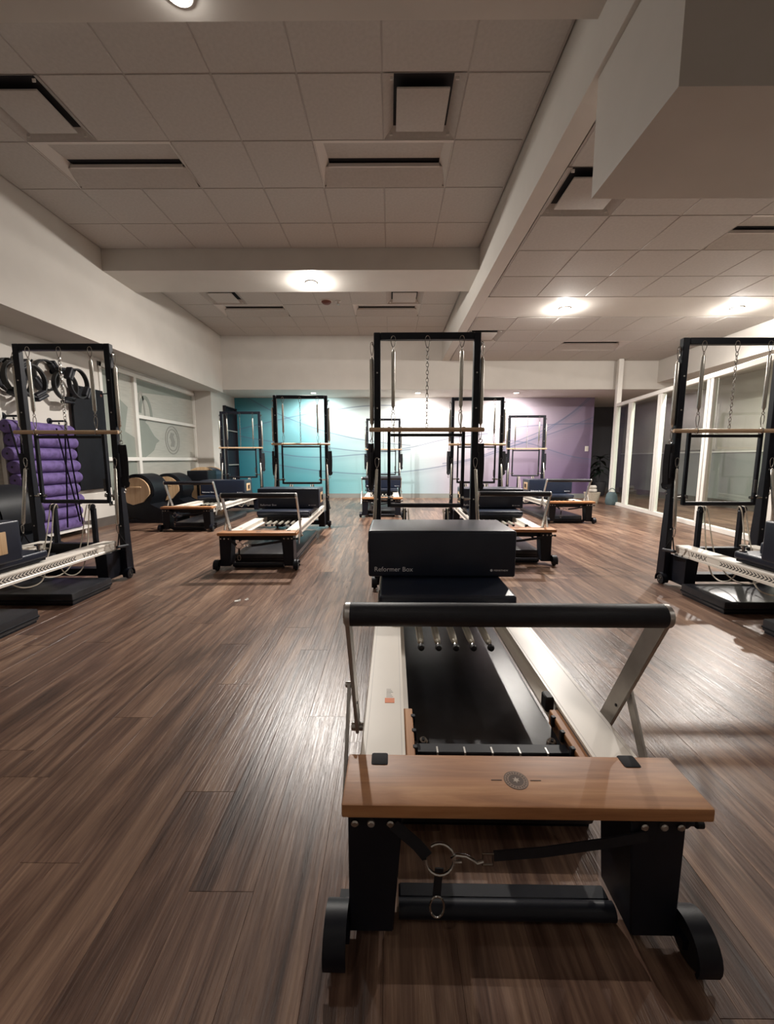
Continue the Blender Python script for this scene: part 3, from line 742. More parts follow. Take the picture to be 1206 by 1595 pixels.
G().cyl((-0.23, 0.066, 0.038), (0.23, 0.066, 0.038), 0.018, 16).done('tube', M['black'], lowb)
part_(B(-0.225, 0.225, 0.06, 0.12, 0.268, 0.312, 0.004, 1), 'cross_bar', 'black')
part_(B(-0.26, 0.26, 2.24, 2.32, 0.06, 0.12, 0.004, 1), 'cross_bar', 'black')
part_(B(-0.30, 0.30, 2.30, 2.36, 0.235, 0.315, 0.004, 1), 'cross_bar', 'black')
kn = part_(G().lathe((0.318, 0.035, 0.283), (1, 0, 0), [(0, 0.012), (0.02, 0.01), (0.028, 0.006), (0.036, 0.006), (0.04, 0.010), (0.052, 0.010), (0.055, 0.006)], 14), 'release_knob', 'black')

# strap with snap hook across the front
stp = part_(G().tube([(0.235, 0.018, 0.235), (0.15, 0.014, 0.222), (0.03, 0.012, 0.203), (-0.065, 0.012, 0.193)], 0, flat=(0.0015, 0.011)), 'front_strap', 'strap')
G().tube([(-0.068, 0.004, 0.193), (-0.068, 0.004, 0.206), (-0.088, 0.004, 0.206), (-0.088, 0.004, 0.182), (-0.068, 0.004, 0.182)], 0.0022, 6, closed=True).done('buckle', M['chrome'], stp)
G().tube([(-0.088, 0.002, 0.192), (-0.10, 0.0, 0.190), (-0.108, 0.0, 0.196), (-0.122, 0.0, 0.205), (-0.140, 0.0, 0.207), (-0.148, 0.0, 0.200), (-0.143, 0.0, 0.192), (-0.130, 0.0, 0.193)], 0.0034, 8).done('snap_hook', M['chrome'], stp)
G().tube([(-0.172 + 0.028 * math.cos(a * PI / 10), 0.001 + 0.006 * math.sin(a * PI / 10), 0.196 + 0.028 * math.sin(a * PI / 10)) for a in range(-10, 8)], 0.003, 8).done('d_ring', M['chrome'], stp)
G().tube([(-0.172, 0.005, 0.172), (-0.174, 0.008, 0.14), (-0.176, 0.010, 0.10)], 0, flat=(0.0012, 0.008)).done('tail', M['strap'], stp)
G().tube([(-0.175 + 0.014 * math.cos(a * PI / 8), 0.006, 0.083 + 0.024 * math.sin(a * PI / 8)) for a in range(16)], 0.0022, 6, closed=True).done('ring', M['chrome'], stp)
G().tube([(-0.196, 0.006, 0.196), (-0.215, 0.012, 0.215), (-0.262, 0.019, 0.252)], 0, flat=(0.0015, 0.012)).done('webbing', M['strap'], stp)
stp.location = (0.020, 0.0, 0.034)

# carriage (slides): upholstery, shoulder rests, springs
cg = bpy.data.objects.new('carriage', None); C.objects.link(cg); cg.parent = R0
B(-0.305, 0.305, 1.05, 2.00, 0.352, 0.400, 0.014, 3).done('upholstery', M['navy'], cg)
B(-0.295, 0.295, 1.06, 1.99, 0.333, 0.353, 0.003, 1).done('deck', M['black'], cg)
for sx in (-1, 1):
    B(*sorted((sx * 0.075, sx * 0.235)), 1.83, 1.90, 0.40, 0.48, 0.02, 3).done('shoulder_rest', M['navy'], cg)
    B(*sorted((sx * 0.298, sx * 0.310)), 1.10, 1.16, 0.335, 0.39, 0.002, 1).done('side_clip', M['black'], cg)
    G().lathe((sx * 0.27, 1.97, 0.40), (0, 0, 1), [(0, 0.022), (0.008, 0.022), (0.012, 0.010), (0.03, 0.010), (0.034, 0.022), (0.042, 0.022)], 14).done('rope_cleat', M['chrome'], cg)
B(-0.07, 0.07, 1.86, 1.98, 0.40, 0.435, 0.012, 2).done('head_rest', M['navy'], cg)
for i in range(5):
    x = -0.134 + 0.067 * i; y0 = 0.80
    s_ = G().lathe((x, y0 + 0.035, 0.283), (0, 1, 0), [(0, 0.005), (0.006, 0.012), (0.05, 0.0145), (0.30, 0.0145), (0.31, 0.008)], 12).done('spring', M['spring_y'], cg)
    G().lathe((x, y0 - 0.012, 0.279), (0, 1, 0), [(0, 0.003), (0.004, 0.011), (0.014, 0.0145), (0.024, 0.011), (0.028, 0.004)], 14).done('spring_knob', M['rubber'], cg)
    G().cyl((x, y0 + 0.014, 0.280), (x, y0 + 0.04, 0.283), 0.004, 8).done('spring_hook', M['chrome'], cg)
B(-0.2, 0.2, 1.10, 1.16, 0.262, 0.334, 0.003, 1).done('spring_anchor', M['black'], cg)

# rope posts, pulleys and ropes
for sx in (-1, 1):
    ps = part_(B(sx * 0.16 - 0.016, sx * 0.16 + 0.016, 2.33, 2.365, 0.20, 0.60, 0.004, 1), 'pulley_post', 'black')
    G().lathe((sx * 0.16 - 0.012, 2.335, 0.612), (1, 0, 0), [(0, 0.026), (0.006, 0.026), (0.012, 0.018), (0.018, 0.026), (0.024, 0.026)], 16).done('pulley', M['black'], ps)
    G().lathe((sx * 0.16 - 0.02, 2.335, 0.612), (1, 0, 0), [(0, 0.008), (0.04, 0.008)], 10).done('pulley_axle', M['chrome'], ps)
    rp = part_(G().tube(smooth([(sx * 0.16, 2.36, 0.40), (sx * 0.16, 2.355, 0.60), (sx * 0.16, 2.335, 0.636), (sx * 0.16, 2.305, 0.60), (sx * 0.165, 2.27, 0.45), (sx * 0.175, 2.22, 0.28), (sx * 0.19, 2.14, 0.16), (sx * 0.20, 2.04, 0.128), (sx * 0.20, 1.95, 0.165), (sx * 0.205, 1.885, 0.27)]), 0.0045, 6), 'rope', 'rope')
    rp2 = part_(G().tube(smooth([(sx * 0.13, 2.35, 0.60), (sx * 0.13, 2.335, 0.634), (sx * 0.13, 2.30, 0.58), (sx * 0.12, 2.22, 0.30), (sx * 0.10, 2.10, 0.15), (sx * 0.07, 1.98, 0.125), (sx * 0.05, 1.88, 0.18), (sx * 0.05, 1.80, 0.30)]), 0.0045, 6), 'rope', 'rope')
    part_(G().tube(smooth([(sx * 0.18, 1.80, 0.20), (sx * 0.20, 1.74, 0.165), (sx * 0.21, 1.66, 0.158), (sx * 0.21, 1.58, 0.175), (sx * 0.20, 1.52, 0.22), (sx * 0.2, 1.5, 0.29)]), 0.0045, 6), 'rope', 'rope')

# tower (vertical frame)
TY = 2.395
tw = part_(G().box(-0.385, -0.337, TY - 0.024, TY + 0.024, 0.045, 1.90, 0.004, 1), 'upright', 'black')
for sx in (-1, 1):
    up = tw if sx < 0 else part_(G().box(0.337, 0.385, TY - 0.024, TY + 0.024, 0.045, 1.90, 0.004, 1), 'upright', 'black')
    G().prism([(TY + 0.02, 1.02), (TY + 0.02, 0.06), (TY + 0.075, 0.06), (TY + 0.055, 0.45)], 0, sx * 0.361 - 0.02, sx * 0.361 + 0.02, 0.003).done('gusset', M['black'], up)
    for z in (1.62, 1.37, 0.92, 0.70, 0.45):
        G().lathe((sx * 0.361, TY - 0.024, z), (0, -1, 0), [(0, 0.006), (0.003, 0.006), (0.004, 0.003)], 8).done('bolt', M['alu'], up)
    G().tube([(sx * 0.385, TY, 1.80)] + [(sx * 0.397, TY + 0.011 * math.cos(a * PI / 5), 1.83 + 0.011 * math.sin(a * PI / 5)) for a in range(-5, 5)], 0.003, 6).done('eye_bolt', M['chrome'], up)
part_(B(-0.337, 0.337, TY - 0.024, TY + 0.024, 1.852, 1.90, 0.004, 1), 'top_beam', 'black')

def carabiner(x, y, z0, z1, w_=0.014, r=0.0028):
    """pear shaped clip from z0 (wide end) to z1 in the XZ plane"""
    P = []; n_ = 18; zc, h = (z0 + z1) / 2, (z1 - z0) / 2
    for i in range(n_):
        a = 2 * PI * i / n_; k = 1.0 - 0.35 * math.sin(a)
        P.append((x + w_ * math.cos(a) * (k if h < 0 else 2 - k - 0.25), y, zc + h * math.sin(a)))
    g = G().tube(P, r, 6, closed=True); return g
def vspring(x, y, z0, z1, r=0.0135):
    return G().lathe((x, y, z0), (0, 0, 1), [(0, 0.004), (0.014, 0.006), (0.03, r), (z1 - z0 - 0.02, r), (z1 - z0 - 0.004, 0.007), (z1 - z0, 0.004)], 14)
yf = TY - 0.045
for sx in (-1, 1):
    s_ = part_(vspring(sx * 0.245, yf, 1.355, 1.775), 'hanging_spring', 'spring')
    carabiner(sx * 0.245, yf, 1.87, 1.79, 0.016).done('snap_clip', M['chrome'], s_)
    G().tube(circ((sx * 0.245, yf, 1.785), 0.008, 10, 'x'), 0.0025, 6, closed=True).done('link', M['chrome'], s_)
    carabiner(sx * 0.245, yf, 1.24, 1.335, 0.016).done('snap_clip', M['chrome'], s_)
    G().tube(circ((sx * 0.245, yf, 1.345), 0.010, 10, 'y'), 0.0025, 6, closed=True).done('link', M['chrome'], s_)
    G().tube(circ((sx * 0.245, yf, 1.213), 0.021, 12, 'x'), 0.003, 6, closed=True).done('link', M['chrome'], s_)
    s_ = part_(vspring(sx * 0.402, TY, 1.235, 1.735, 0.0155), 'side_spring', 'spring')
    carabiner(sx * 0.400, TY, 1.84, 1.745, 0.011).done('snap_clip', M['chrome'], s_)
    G().tube(circ((sx * 0.402, TY, 1.222), 0.012, 10, 'y'), 0.0028, 6, closed=True).done('link', M['chrome'], s_)
    carabiner(sx * 0.402, TY, 1.14, 1.21, 0.010).done('snap_clip', M['chrome'], s_)
    # leg spring slanting down beside the upright
    xa, za, xb, zb, yb = sx * 0.366, 0.93, sx * 0.385, 0.47, TY - 0.10
    d = Vector((xb - xa, yb - (TY - 0.04), zb - za))
    s_ = part_(G().lathe((xa, TY - 0.04, za), d, [(0, 0.004), (0.012, 0.0125), (d.length - 0.012, 0.0125), (d.length, 0.004)], 14), 'leg_spring', 'spring')
    carabiner(sx * 0.364, TY - 0.036, 1.01, 0.935, 0.014).done('snap_clip', M['chrome'], s_)
    carabiner(sx * 0.387, yb - 0.005, 0.40, 0.47, 0.012).done('snap_clip', M['chrome'], s_)
    h_ = part_(G().tube([(sx * 0.39, TY - 0.10, 0.395), (sx * 0.40, TY - 0.14, 0.30), (sx * 0.40, TY - 0.03, 0.285)], 0.006, 8, closed=True), 'spring_handle', 'strap')
    G().cyl((sx * 0.40, TY - 0.15, 0.296), (sx * 0.40, TY - 0.02, 0.284), 0.013, 12).done('grip', M['footpad'], h_)
rb = part_(G().lathe((-0.42, yf, 1.213), (1, 0, 0), [(0, 0.012), (0.004, 0.0155), (0.836, 0.0155), (0.84, 0.012)], 18), 'roll_down_bar', 'dowel')
cn = G()
z = 1.775; k = 0
while z > 1.235:
    h = 0.017; w_ = 0.009; pts = []
    for i in range(12):
        a = 2 * PI * i / 12
        u, v = w_ * math.cos(a), h * math.sin(a)
        pts.append((u, yf, z + v) if k % 2 == 0 else (0.3 * u, yf + u, z + v))
    cn.tube(pts, 0.0026, 5, closed=True); z -= 0.0265; k += 1
cn = part_(cn, 'safety_chain', 'chrome')
carabiner(0.0, yf, 1.87, 1.785, 0.016).done('snap_clip', M['chrome'], cn)
# push-through frame
pb = bpy.data.objects.new('push_through_bar', None); C.objects.link(pb); pb.parent = R0
yp = TY - 0.012
B(-0.275, 0.275, yp - 0.011, yp + 0.011, 1.165, 1.187, 0.003, 1).done('cross_tube', M['black'], pb)
for sx in (-1, 1):
    B(sx * 0.275 - 0.0115, sx * 0.275 + 0.0115, yp - 0.014, yp + 0.014, 0.64, 1.235, 0.003, 1).done('side_tube', M['black'], pb)
    G().lathe((sx * 0.275 - sx * 0.03, yp, 0.70), (sx, 0, 0), [(0, 0.012), (0.018, 0.012), (0.02, 0.006), (0.045, 0.006), (0.047, 0.011), (0.092, 0.009)], 12).done('pivot_knob', M['chrome'], pb)
    G().lathe((sx * 0.275, yp - 0.014, 0.715), (0, -1, 0), [(0, 0.006), (0.012, 0.006), (0.014, 0.011), (0.024, 0.009)], 10).done('pull_pin', M['chrome'], pb)
G().cyl((-0.265, yp, 0.652), (0.265, yp, 0.652), 0.0165, 16).done('grip_tube', M['footpad'], pb)
B(0.252, 0.268, yp - 0.022, yp - 0.012, 0.74, 0.84, 0.001, 1).done('caution_tag', M['mark'], pb)

# ---- things that go with every reformer: box, floor mat, hand straps
BX = thing('reformer_box', '', 'exercise box')
B(-0.375, 0.375, 0, 0.40, 0.0, 0.24, 0.014, 3).done('upholstery', M['navy'], BX)
for sx in (-1, 1):
    hp = B(*sorted((sx * 0.372, sx * 0.380)), 0.10, 0.30, 0.055, 0.185, 0.004, 2).done('handle_plate', M['birch'], BX)
    B(*sorted((sx * 0.376, sx * 0.3815)), 0.165, 0.235, 0.085, 0.155, 0.012, 2).done('hand_hole', M['slot'], hp)
# piping along the top front edge
G().tube([(-0.365, 0.0035, 0.2365), (0.365, 0.0035, 0.2365)], 0.0025, 6).done('piping', M['navy'], BX)
text('Reformer Box', 0.034, 'print_dim', BX, 'lettering', (-0.345, -0.0008, 0.030), (PI / 2, 0, 0), 0.0004)
G().cyl((0.252, -0.0002, 0.037), (0.252, -0.0012, 0.037), 0.0065, 14).done('logo_dot', M['print_dim'], BX)
text('MERRITHEW', 0.0125, 'print_dim', BX, 'maker_lettering', (0.264, -0.0008, 0.0325), (PI / 2, 0, 0), 0.0004, 'LEFT', 1.05)

def make_mat(name, w_, y0, y1, h=0.085):
    r = thing(name, '', 'floor mat')
    B(-w_, w_, y0, y1, 0.012, h, 0.012, 2).done('pad', M['mattop'], r)
    B(-w_ + 0.01, w_ - 0.01, y0 + 0.01, y1 - 0.01, 0.0, 0.014).done('base', M['black'], r)
    B(-w_ - 0.003, w_ + 0.003, y0 - 0.003, y1 + 0.003, 0.03, 0.042, 0.003, 1).done('seam', M['matblack'], r)
    return r
MT = make_mat('floor_mat', 0.305, 0.30, 1.62)
MTW = make_mat('floor_mat', 0.42, 0.05, 1.45)
MTE = make_mat('floor_mat', 0.42, 1.72, 2.12)

HS = thing('hand_strap', '', 'strap')
lp = []
for i in range(9): lp.append((-0.008 - 0.006 * math.sin(i / 8 * PI), 0, -0.02 - 0.30 * i / 8))
for i in range(5): lp.append((0.018 * math.sin(-PI / 2 + PI * i / 4) + 0.003, 0.004, -0.335 - 0.022 * math.cos(-PI / 2 + PI * i / 4)))
for i in range(9): lp.append((0.012 + 0.006 * math.sin(i / 8 * PI), 0.008, -0.32 + 0.30 * i / 8))
lps = G().tube(lp, 0, flat=(0.0022, 0.020)).done('webbing_loop', M['strap'], HS)
B(-0.028, -0.016, -0.026, 0.028, -0.28, -0.09, 0.004, 2).done('pad', M['footpad'], HS)
G().tube(circ((0, 0, 0.0), 0.014, 12, 'y'), 0.003, 6, closed=True).done('ring', M['chrome'], HS)
G().tube([(0.0, 0.004, -0.355), (0.0, 0.004, -0.385), (0.012, 0.004, -0.40), (0.003, 0.004, -0.415), (-0.010, 0.004, -0.402)], 0.003, 6).done('snap_hook', M['chrome'], HS)

RF = [  # x, y, yaw deg, carriage shift, label, short name, mats
 (0.25, 0.70, -0.5, 0.0, 'pilates reformer nearest the viewer, whole oak foot platform and emblem in view', 'the nearest reformer', 'n'),
 (-1.20, 3.60, 1.8, 0.05, 'pilates reformer left of the open aisle, its tower against the teal mural', 'the reformer left of the aisle', 'n'),
 (-2.82, 5.59, 0.9, 0.0, 'pilates reformer in the far left corner beside the wood-sided barrels', 'the far left corner reformer', 'n'),
 (1.20, 3.80, -2.3, -0.15, 'pilates reformer half hidden behind the nearest box, right of the nearest tower', 'the reformer behind the nearest box', 'n'),
 (2.82, 6.32, -1.0, -0.42, 'pilates reformer at the far right before the purple end of the mural', 'the far right reformer', 'n'),
 (-0.14, 6.98, 0.0, 0.30, 'smallest reformer, end-on and closest to the mural, seen left of the nearest tower', 'the small reformer closest to the mural', 'n'),
 (-2.59, 0.97, 0.0, -0.30, 'pilates reformer cut off by the left edge, beside the purple foam rollers', 'the reformer beside the purple rollers', 'w'),
 (2.585, 0.84, 0.0, -0.17, 'pilates reformer cut off by the right edge, in front of the glass partition', 'the reformer before the glass partition', 'w'),
]
def place(o, x, y, z, rz): o.location = (x, y, z); o.rotation_euler = (0, 0, rz)
def loc2(x, y, th, lx, ly): return x + lx * math.cos(th) - ly * math.sin(th), y + lx * math.sin(th) + ly * math.cos(th)
for i, (x, y, dg, sh, lb, short, kind) in enumerate(RF):
    th = math.radians(dg)
    r = R0 if i == 0 else copy_tree(R0)
    place(r, x, y, 0, th); r['label'] = lb; r['group'] = 'pilates reformers with towers'
    for c_ in r.children:
        if c_.name.startswith('carriage'): c_.location.y = sh
    b = BX if i == 0 else copy_tree(BX)
    place(b, *loc2(x, y, th, 0.005, 1.335 + sh), 0.401, th)
    b['label'] = 'navy padded box on the carriage of ' + short; b['group'] = 'reformer boxes'
    if kind == 'n':
        m_ = MT if i == 0 else copy_tree(MT)
        place(m_, x, y, 0, th); m_['label'] = 'low charcoal mat on the floor under ' + short; m_['group'] = 'floor mats under the reformers'
    else:
        a = MTW if i == 6 else copy_tree(MTW); place(a, x, y, 0, th)
        a['label'] = 'long black floor mat under the carriage of ' + short; a['group'] = 'floor mats under the reformers'
        a = MTE if i == 6 else copy_tree(MTE); place(a, x, y, 0, th)
        a['label'] = 'short black floor mat at the tower foot of ' + short; a['group'] = 'floor mats under the reformers'
    for sx, sd_ in ((-1, 'left'), (1, 'right')):
        s_ = HS if (i == 0 and sx < 0) else copy_tree(HS)
        place(s_, *loc2(x, y, th, sx * 0.405, TY - 0.002), 1.135 + 0.0, th + (0.25 if sx > 0 else 2.2))
        s_['label'] = 'black hand strap hanging %s of the tower of %s' % (sd_, short); s_['group'] = 'hand straps on the towers'

# ------------------------------------------------------------------ left wall gear
# foam rollers, stacked flat against the wall
zr = 0.085
fr0 = None; N_R = 9
for k in range(N_R):
    dy = random.uniform(-0.045, 0.045); x = XW + 0.095 + (0.012 if k in (4, 5) else 0.0)
    lb = ('bottom purple foam roller of the stack by the left wall' if k == 0 else 'topmost purple foam roller of the stack by the left wall' if k == N_R - 1
          else 'purple foam roller, %s from the bottom of the left wall stack' % ['', 'second', 'third', 'fourth', 'fifth', 'sixth', 'seventh', 'eighth'][k])
    if fr0 is None:
        fr0 = thing('foam_roller', lb, 'foam roller', (0, 0, 0), 0, 'purple foam rollers')
        G().lathe((0, -0.47, 0), (0, 1, 0), [(0, 0.055), (0.006, 0.068), (0.02, 0.0745), (0.92, 0.0745), (0.934, 0.068), (0.94, 0.055)], 24).done('foam_body', M['foam'], fr0)
        for s_ in (-1, 1): G().lathe((0, s_ * 0.4701, 0), (0, s_, 0), [(0, 0.012), (0.001, 0.012)], 12).done('core_hole', M['slot'], fr0)
        f_ = fr0
    else: f_ = copy_tree(fr0)
    f_['label'] = lb; f_.location = (x, 5.03 + dy, zr + 0.078 + k * 0.1495)
sh = thing('roller_ledge', 'low white ledge holding the stack of purple rollers', 'shelf', (XW + 0.016, 5.03, 0))
B(0.0, 0.18, -0.56, 0.62, zr - 0.02, zr + 0.002, 0.003, 1).done('board', M['white'], sh)
for yy in (-0.45, 0.45): B(0.0, 0.15, yy - 0.015, yy + 0.015, 0.0, zr - 0.02).done('bracket', M['white'], sh)
# pipe pegs with the straps that hold the rollers
for yy, lb in ((5.25, 'black pipe peg with crossed straps above the right half of the rollers'), (4.62, 'black pipe peg with straps at the left end of the rollers')):
    pg = thing('pipe_peg', lb, 'wall peg', (XW, yy, 1.475))
    G().lathe((0, 0, 0), (1, 0, 0), [(0, 0.04), (0.008, 0.04), (0.012, 0.02), (0.02, 0.014)], 16).done('flange', M['black'], pg)
    G().tube([(0.01, 0, 0), (0.16, 0, 0), (0.20, 0.0, 0.0), (0.215, 0.0, -0.015), (0.215, 0.0, -0.05)], 0.012, 10).done('pipe', M['black'], pg)
    G().tube([(0.12, 0.0, -0.014), (0.12, 0.004, -0.04)], 0.008, 8).done('pipe_hook', M['black'], pg)
    x = 0.20
    for a, b in (((-0.0, -0.04), (-0.12, -1.34)), ((0.0, -0.04), (0.14, -1.34)), ((-0.14, -0.10), (0.10, -1.30))):
        G().tube([(x - 0.005, a[0], a[1]), (x - 0.002, (a[0] + b[0]) / 2, (a[1] + b[1]) / 2), (x - 0.005, b[0], b[1])], 0, flat=(0.0012, 0.010)).done('strap', M['strap'], pg)
# fitness rings in two bunches
pr = thing('fitness_ring', '', 'fitness ring', (0, 0, 0), 0, 'black fitness rings on the left wall')
G().tube(circ((0, 0, 0), 0.178, 36, 'x'), 0, closed=True, flat=(0.009, 0.026)).done('band', M['rubber'], pr)
for s_ in (-1, 1):
    B(-0.040, 0.040, s_ * 0.200 - 0.020, s_ * 0.200 + 0.020, -0.085, 0.085, 0.018, 3).done('outer_pad', M['footpad'], pr)
    B(-0.036, 0.036, s_ * 0.152 - 0.016, s_ * 0.152 + 0.016, -0.075, 0.075, 0.014, 3).done('inner_pad', M['footpad'], pr)
rings = [(4.72, 1.93, 0.05, 20, 0, 'ring hung closest to the wall in the left bunch above the rollers'),
         (4.70, 1.90, 0.15, 75, 2, 'ring in the middle of the left bunch above the rollers'),
         (4.76, 1.88, 0.25, 120, -2, 'outermost ring of the left bunch above the rollers'),
         (5.22, 2.03, 0.05, 40, 0, 'uppermost ring of the right bunch, hanging behind the tower spring'),
         (5.38, 1.93, 0.15, 95, -2, 'ring in the middle of the right bunch beside the hanging mats'),
         (5.46, 1.97, 0.26, 150, 5, 'outermost tilted ring of the right bunch beside the hanging mats')]
for k, (yy, zz_, dx, rot, tilt, lb) in enumerate(rings):
    o_ = pr if k == 0 else copy_tree(pr)
    o_.location = (XW + dx, yy, zz_); o_.rotation_euler = (math.radians(rot), 0, math.radians(tilt)); o_['label'] = 'black fitness ' + lb
for yy, zz_, lb in ((4.72, 2.08, 'black wall hook holding the left bunch of rings'), (5.36, 2.10, 'black wall hook holding the right bunch of rings')):
    h_ = thing('wall_hook', lb, 'wall hook', (XW, yy, zz_))
    G().lathe((0, 0, 0), (1, 0, 0), [(0, 0.03), (0.008, 0.03), (0.01, 0.012)], 14).done('flange', M['black'], h_)
    G().tube([(0.005, 0, 0), (0.30, 0, 0.0), (0.315, 0, 0.02)], 0.010, 8).done('rod', M['black'], h_)
# hanging mats
for k, (dx, dy, dz, lb) in enumerate(((0.025, 0.03, 0.03, 'black mat hanging on the left wall, back of the pair'), (0.055, 0.0, 0.0, 'black mat hanging in front of the other beside the left window'))):
    hm = thing('hanging_mat', lb, 'exercise mat', (XW + dx, 5.90 + dy, 0.57 + dz), 0, 'hanging mats')
    B(-0.011, 0.011, -0.31, 0.31, 0, 1.40, 0.006, 2).done('foam_sheet', M['matblack'], hm)
    for yy in (-0.25, 0.25):
        G().lathe((0.0105, yy, 1.35), (1, 0, 0), [(0, 0.02), (0.004, 0.02), (0.005, 0.012)], 12).done('eyelet', M['brown'], hm)
for yy, lb in ((5.65, 'peg through the left eyelet of the hanging mats'), (6.15, 'peg through the right eyelet of the hanging mats')):
    h_ = thing('mat_peg', lb, 'wall hook', (XW, yy, 1.94))
    G().cyl((0.0, 0, -0.0), (0.15, 0, 0.01), 0.008, 10).done('rod', M['black'], h_)
    G().lathe((0.15, 0, 0.01), (1, 0, 0), [(0, 0.008), (0.003, 0.013), (0.008, 0.013), (0.011, 0.006)], 10).done('tip', M['black'], h_)

# spine-corrector barrels along the window wall
def barrel(x, y, rz, label, R=0.30, L=0.50, z0=0.42):
    b = thing('arc_barrel', label, 'barrel', (x, y, 0), rz, 'wood-sided black barrels')
    prof = [(R * math.cos(a), z0 + R * math.sin(a)) for a in [math.radians(210 - 11 * i) for i in range(0, 21)]]
    prof += [(0.18, 0.30), (0.27, 0.25), (0.60, 0.14), (0.63, 0.09), (0.60, 0.05), (0.10, 0.04), (-0.20, 0.10)]
    G().prism(prof[::-1], 1, -L / 2 + 0.02, L / 2 - 0.02, 0.012).done('cushion', M['barrel'], b)
    side = [(0.80 * p[0], z0 + 0.80 * (p[1] - z0)) for p in prof[:21]] + [(0.10, z0 - 0.62 * R), (-0.06, z0 - 0.78 * R), (-0.15, z0 - 0.65 * R)]
    for s_ in (-1, 1):
        a0, a1 = sorted((s_ * (L / 2 - 0.03), s_ * (L / 2 + 0.005)))
        sp2 = G().prism(side[::-1], 1, a0, a1).done('side_panel', M['ply'], b)
        B(-0.09, 0.09, *sorted((s_ * (L / 2 - 0.0), s_ * (L / 2 + 0.012))), z0 + 0.05, z0 + 0.075, 0.004, 1).done('hand_grip', M['birch'], sp2)
    B(-0.22, 0.60, -L / 2 + 0.03, L / 2 - 0.03, 0.0, 0.06, 0.004, 1).done('base', M['black'], b)
barrel(-3.93, 6.55, -0.03, 'wood-sided black arc barrel with low step, first past the hanging mats', R=0.27, L=0.46, z0=0.50)
barrel(-3.93, 7.42, 0.03, 'wood-sided black arc barrel further along the window, by the corner reformer', R=0.27, L=0.50, z0=0.48)
barrel(-3.64, 3.70, 0.0, 'black arc barrel at the left edge, below the purple rollers', L=0.50, z0=0.46)
lb_ = thing('ladder_barrel', 'wooden ladder barrel with curved top in the far left corner', 'barrel', (-3.83, 8.75, 0))
top = [(0.27 * math.cos(a), 0.68 + 0.16 * math.sin(a)) for a in [math.radians(180 - 9 * i) for i in range(21)]]
G().prism((top + [(0.27, 0.0), (-0.27, 0.0)])[::-1], 1, 0.02, 0.06).done('side_panel', M['birch'], lb_)
G().prism((top + [(0.27, 0.0), (-0.27, 0.0)])[::-1], 1, -0.40, -0.36).done('side_panel', M['birch'], lb_)
G().prism(([(p[0] * 0.97, p[1] - 0.01) for p in top] + [(0.2, 0.45), (-0.2, 0.45)])[::-1], 1, -0.35, 0.015).done('barrel_pad', M['navy'], lb_)
for zz_ in (0.12, 0.28): G().cyl((0.2, -0.36, zz_), (0.2, 0.02, zz_), 0.016, 10).done('rung', M['dowel'], lb_)
hp = thing('sitting_box', 'small black padded box in front of the wooden ladder barrel', 'exercise box', (-3.66, 8.0, 0))
B(-0.2, 0.2, -0.2, 0.2, 0.5, 0.78, 0.02, 3).done('cushion', M['barrel'], hp)
for sx in (-1, 1):
    for sy in (-1, 1): B(sx * 0.17 - 0.02, sx * 0.17 + 0.02, sy * 0.17 - 0.02, sy * 0.17 + 0.02, 0, 0.5, 0.003, 1).done('leg', M['black'], hp)
# dark shelf unit in the left end wall
sh = thing('shelf_unit', 'tall dark shelf unit on the side wall beside the teal end of the mural', 'shelf', (-3.92, 10.18, 0))
B(0, 0.012, -0.35, 0.36, 0.02, 2.24).done('back_panel', M['darkcab'], sh)
for yy in (-0.35, 0.34): B(0.0, 0.07, yy, yy + 0.02, 0, 2.25, 0.002, 1).done('side_panel', M['darkcab'], sh)
for zz_ in (0.04, 0.45, 0.86, 1.27, 1.68, 2.235): B(0.01, 0.065, -0.335, 0.345, zz_ - 0.012, zz_ + 0.012).done('shelf_board', M['darkcab'] if zz_ not in (0.86, 1.68) else M['wain_low'], sh)

# ------------------------------------------------------------------ far right corner: plant, basket, bag
pt = thing('potted_plant', 'dark leafy plant in the corridor past the purple mural', 'plant', (5.75, 11.3, 0))
G().lathe((0, 0, 0), (0, 0, 1), [(0, 0.13), (0.02, 0.15), (0.35, 0.19), (0.38, 0.19), (0.38, 0.16), (0.34, 0.15)], 20).done('pot', M['pot'], pt)
G().tube([(0, 0, 0.33), (0.02, 0.01, 0.7), (0.0, 0.0, 1.05)], 0.018, 8).done('stem', M['pot'], pt)
rr = random.Random(3)
for k in range(26):
    a = rr.uniform(0, 2 * PI); z0 = rr.uniform(0.6, 1.05); Ln = rr.uniform(0.22, 0.4); el = rr.uniform(-0.1, 0.8)
    g = G(); wd = 0.05; A = []; Bq = []
    for i in range(7):
        s_ = i / 6; rad = Ln * s_; zz_ = z0 + Ln * (el * s_ - 0.6 * s_ * s_); ww = wd * math.sin(PI * min(1, s_ * 0.93 + 0.07)) + 0.002
        c_, q = math.cos(a), math.sin(a)
        A.append(g.bm.verts.new((c_ * rad - q * ww, q * rad + c_ * ww, zz_))); Bq.append(g.bm.verts.new((c_ * rad + q * ww, q * rad - c_ * ww, zz_ + 0.003)))
    for i in range(6): g.bm.faces.new((A[i], A[i + 1], Bq[i + 1], Bq[i]))
    g.done('leaf', M['leaf'], pt)
bk = thing('basket', 'pale basket of rolled towels on the floor behind the far right reformer', 'basket', (4.62, 9.35, 0))
w0 = G(); n_ = 20
for (ra, za, rb_, zb_) in ((0.13, 0.0, 0.17, 0.24),):
    w0.lathe((0, 0, 0), (0, 0, 1), [(0, 0.13), (0.06, 0.142), (0.12, 0.152), (0.18, 0.162), (0.24, 0.172), (0.24, 0.160), (0.10, 0.135), (0.02, 0.12)], 24)
w0.done('weave', M['wicker'], bk)
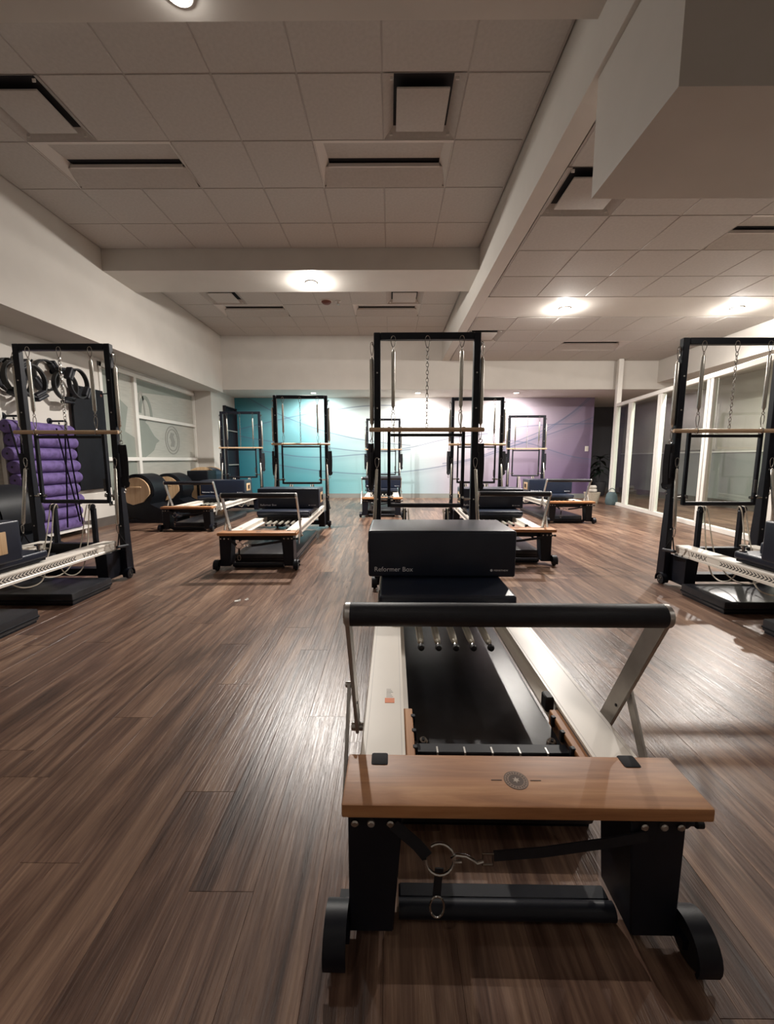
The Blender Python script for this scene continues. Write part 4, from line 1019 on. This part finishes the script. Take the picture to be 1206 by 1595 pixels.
G().tube(circ((0, 0, 0.242), 0.167, 24), 0.010, 6, closed=True).done('rim', M['wicker'], bk)
for k, (dx, dy, dz, an, lb) in enumerate(((-0.045, -0.055, 0.285, 0.15, 'rolled pale towel at the front of the floor basket'), (0.02, 0.045, 0.285, 0.0, 'rolled pale towel on the right in the floor basket'), (-0.01, -0.005, 0.365, 0.3, 'rolled pale towel on top at the back of the floor basket'))):
    tw_ = thing('rolled_towel', lb, 'towel', (4.62 + dx, 9.35 + dy, dz), an, 'towels in the basket')
    G().lathe((-0.10, 0, 0), (1, 0, 0), [(0, 0.03), (0.008, 0.042), (0.19, 0.042), (0.2, 0.03)], 14).done('roll', M['towel'], tw_)
    sp3 = [(0.1005, 0.030 * (1 - i / 26) * math.cos(i * 0.7), 0.030 * (1 - i / 26) * math.sin(i * 0.7)) for i in range(24)]
    G().tube(sp3, 0.002, 4).done('roll_edge', M['wicker'], tw_)
bg = thing('cloth_bag', 'teal cloth bag slumped on the floor beside the basket', 'bag', (4.88, 9.0, 0))
G().lathe((0, 0, 0), (0, 0, 1), [(0, 0.10), (0.05, 0.125), (0.15, 0.12), (0.24, 0.10), (0.28, 0.07), (0.285, 0.0)], 16).done('body', M['teal_bag'], bg)
G().tube(circ((0, 0, 0.29), 0.07, 14, 'y', 0, PI, True), 0.008, 6).done('handle', M['teal_bag'], bg)

# scraps of paper on the floor
for k, (x, y, r_, lb) in enumerate(((-1.081, 2.80, 0.4, 'larger white paper scrap on the floor in front of the left reformer'), (-1.026, 2.826, 1.3, 'smaller white paper scrap on the floor beside the larger one'))):
    ps = thing('paper_scrap', lb, 'paper scrap', (x, y, 0), r_, 'paper scraps on the floor')
    q = 0.022 - 0.008 * k
    g = G(); g.prism([(-q, -q * .6), (q * .9, -q * .8), (q, q * .5), (q * .2, q * .8), (-q * .8, q * .6)], 2, 0.0, 0.0015); g.done('sheet', M['white'], ps)
    g = G(); g.prism([(q * .2, 0.001), (q, 0.006), (q, 0.008), (q * .2, 0.003)], 1, -q * .5, q * .4); g.done('curled_corner', M['white'], ps)
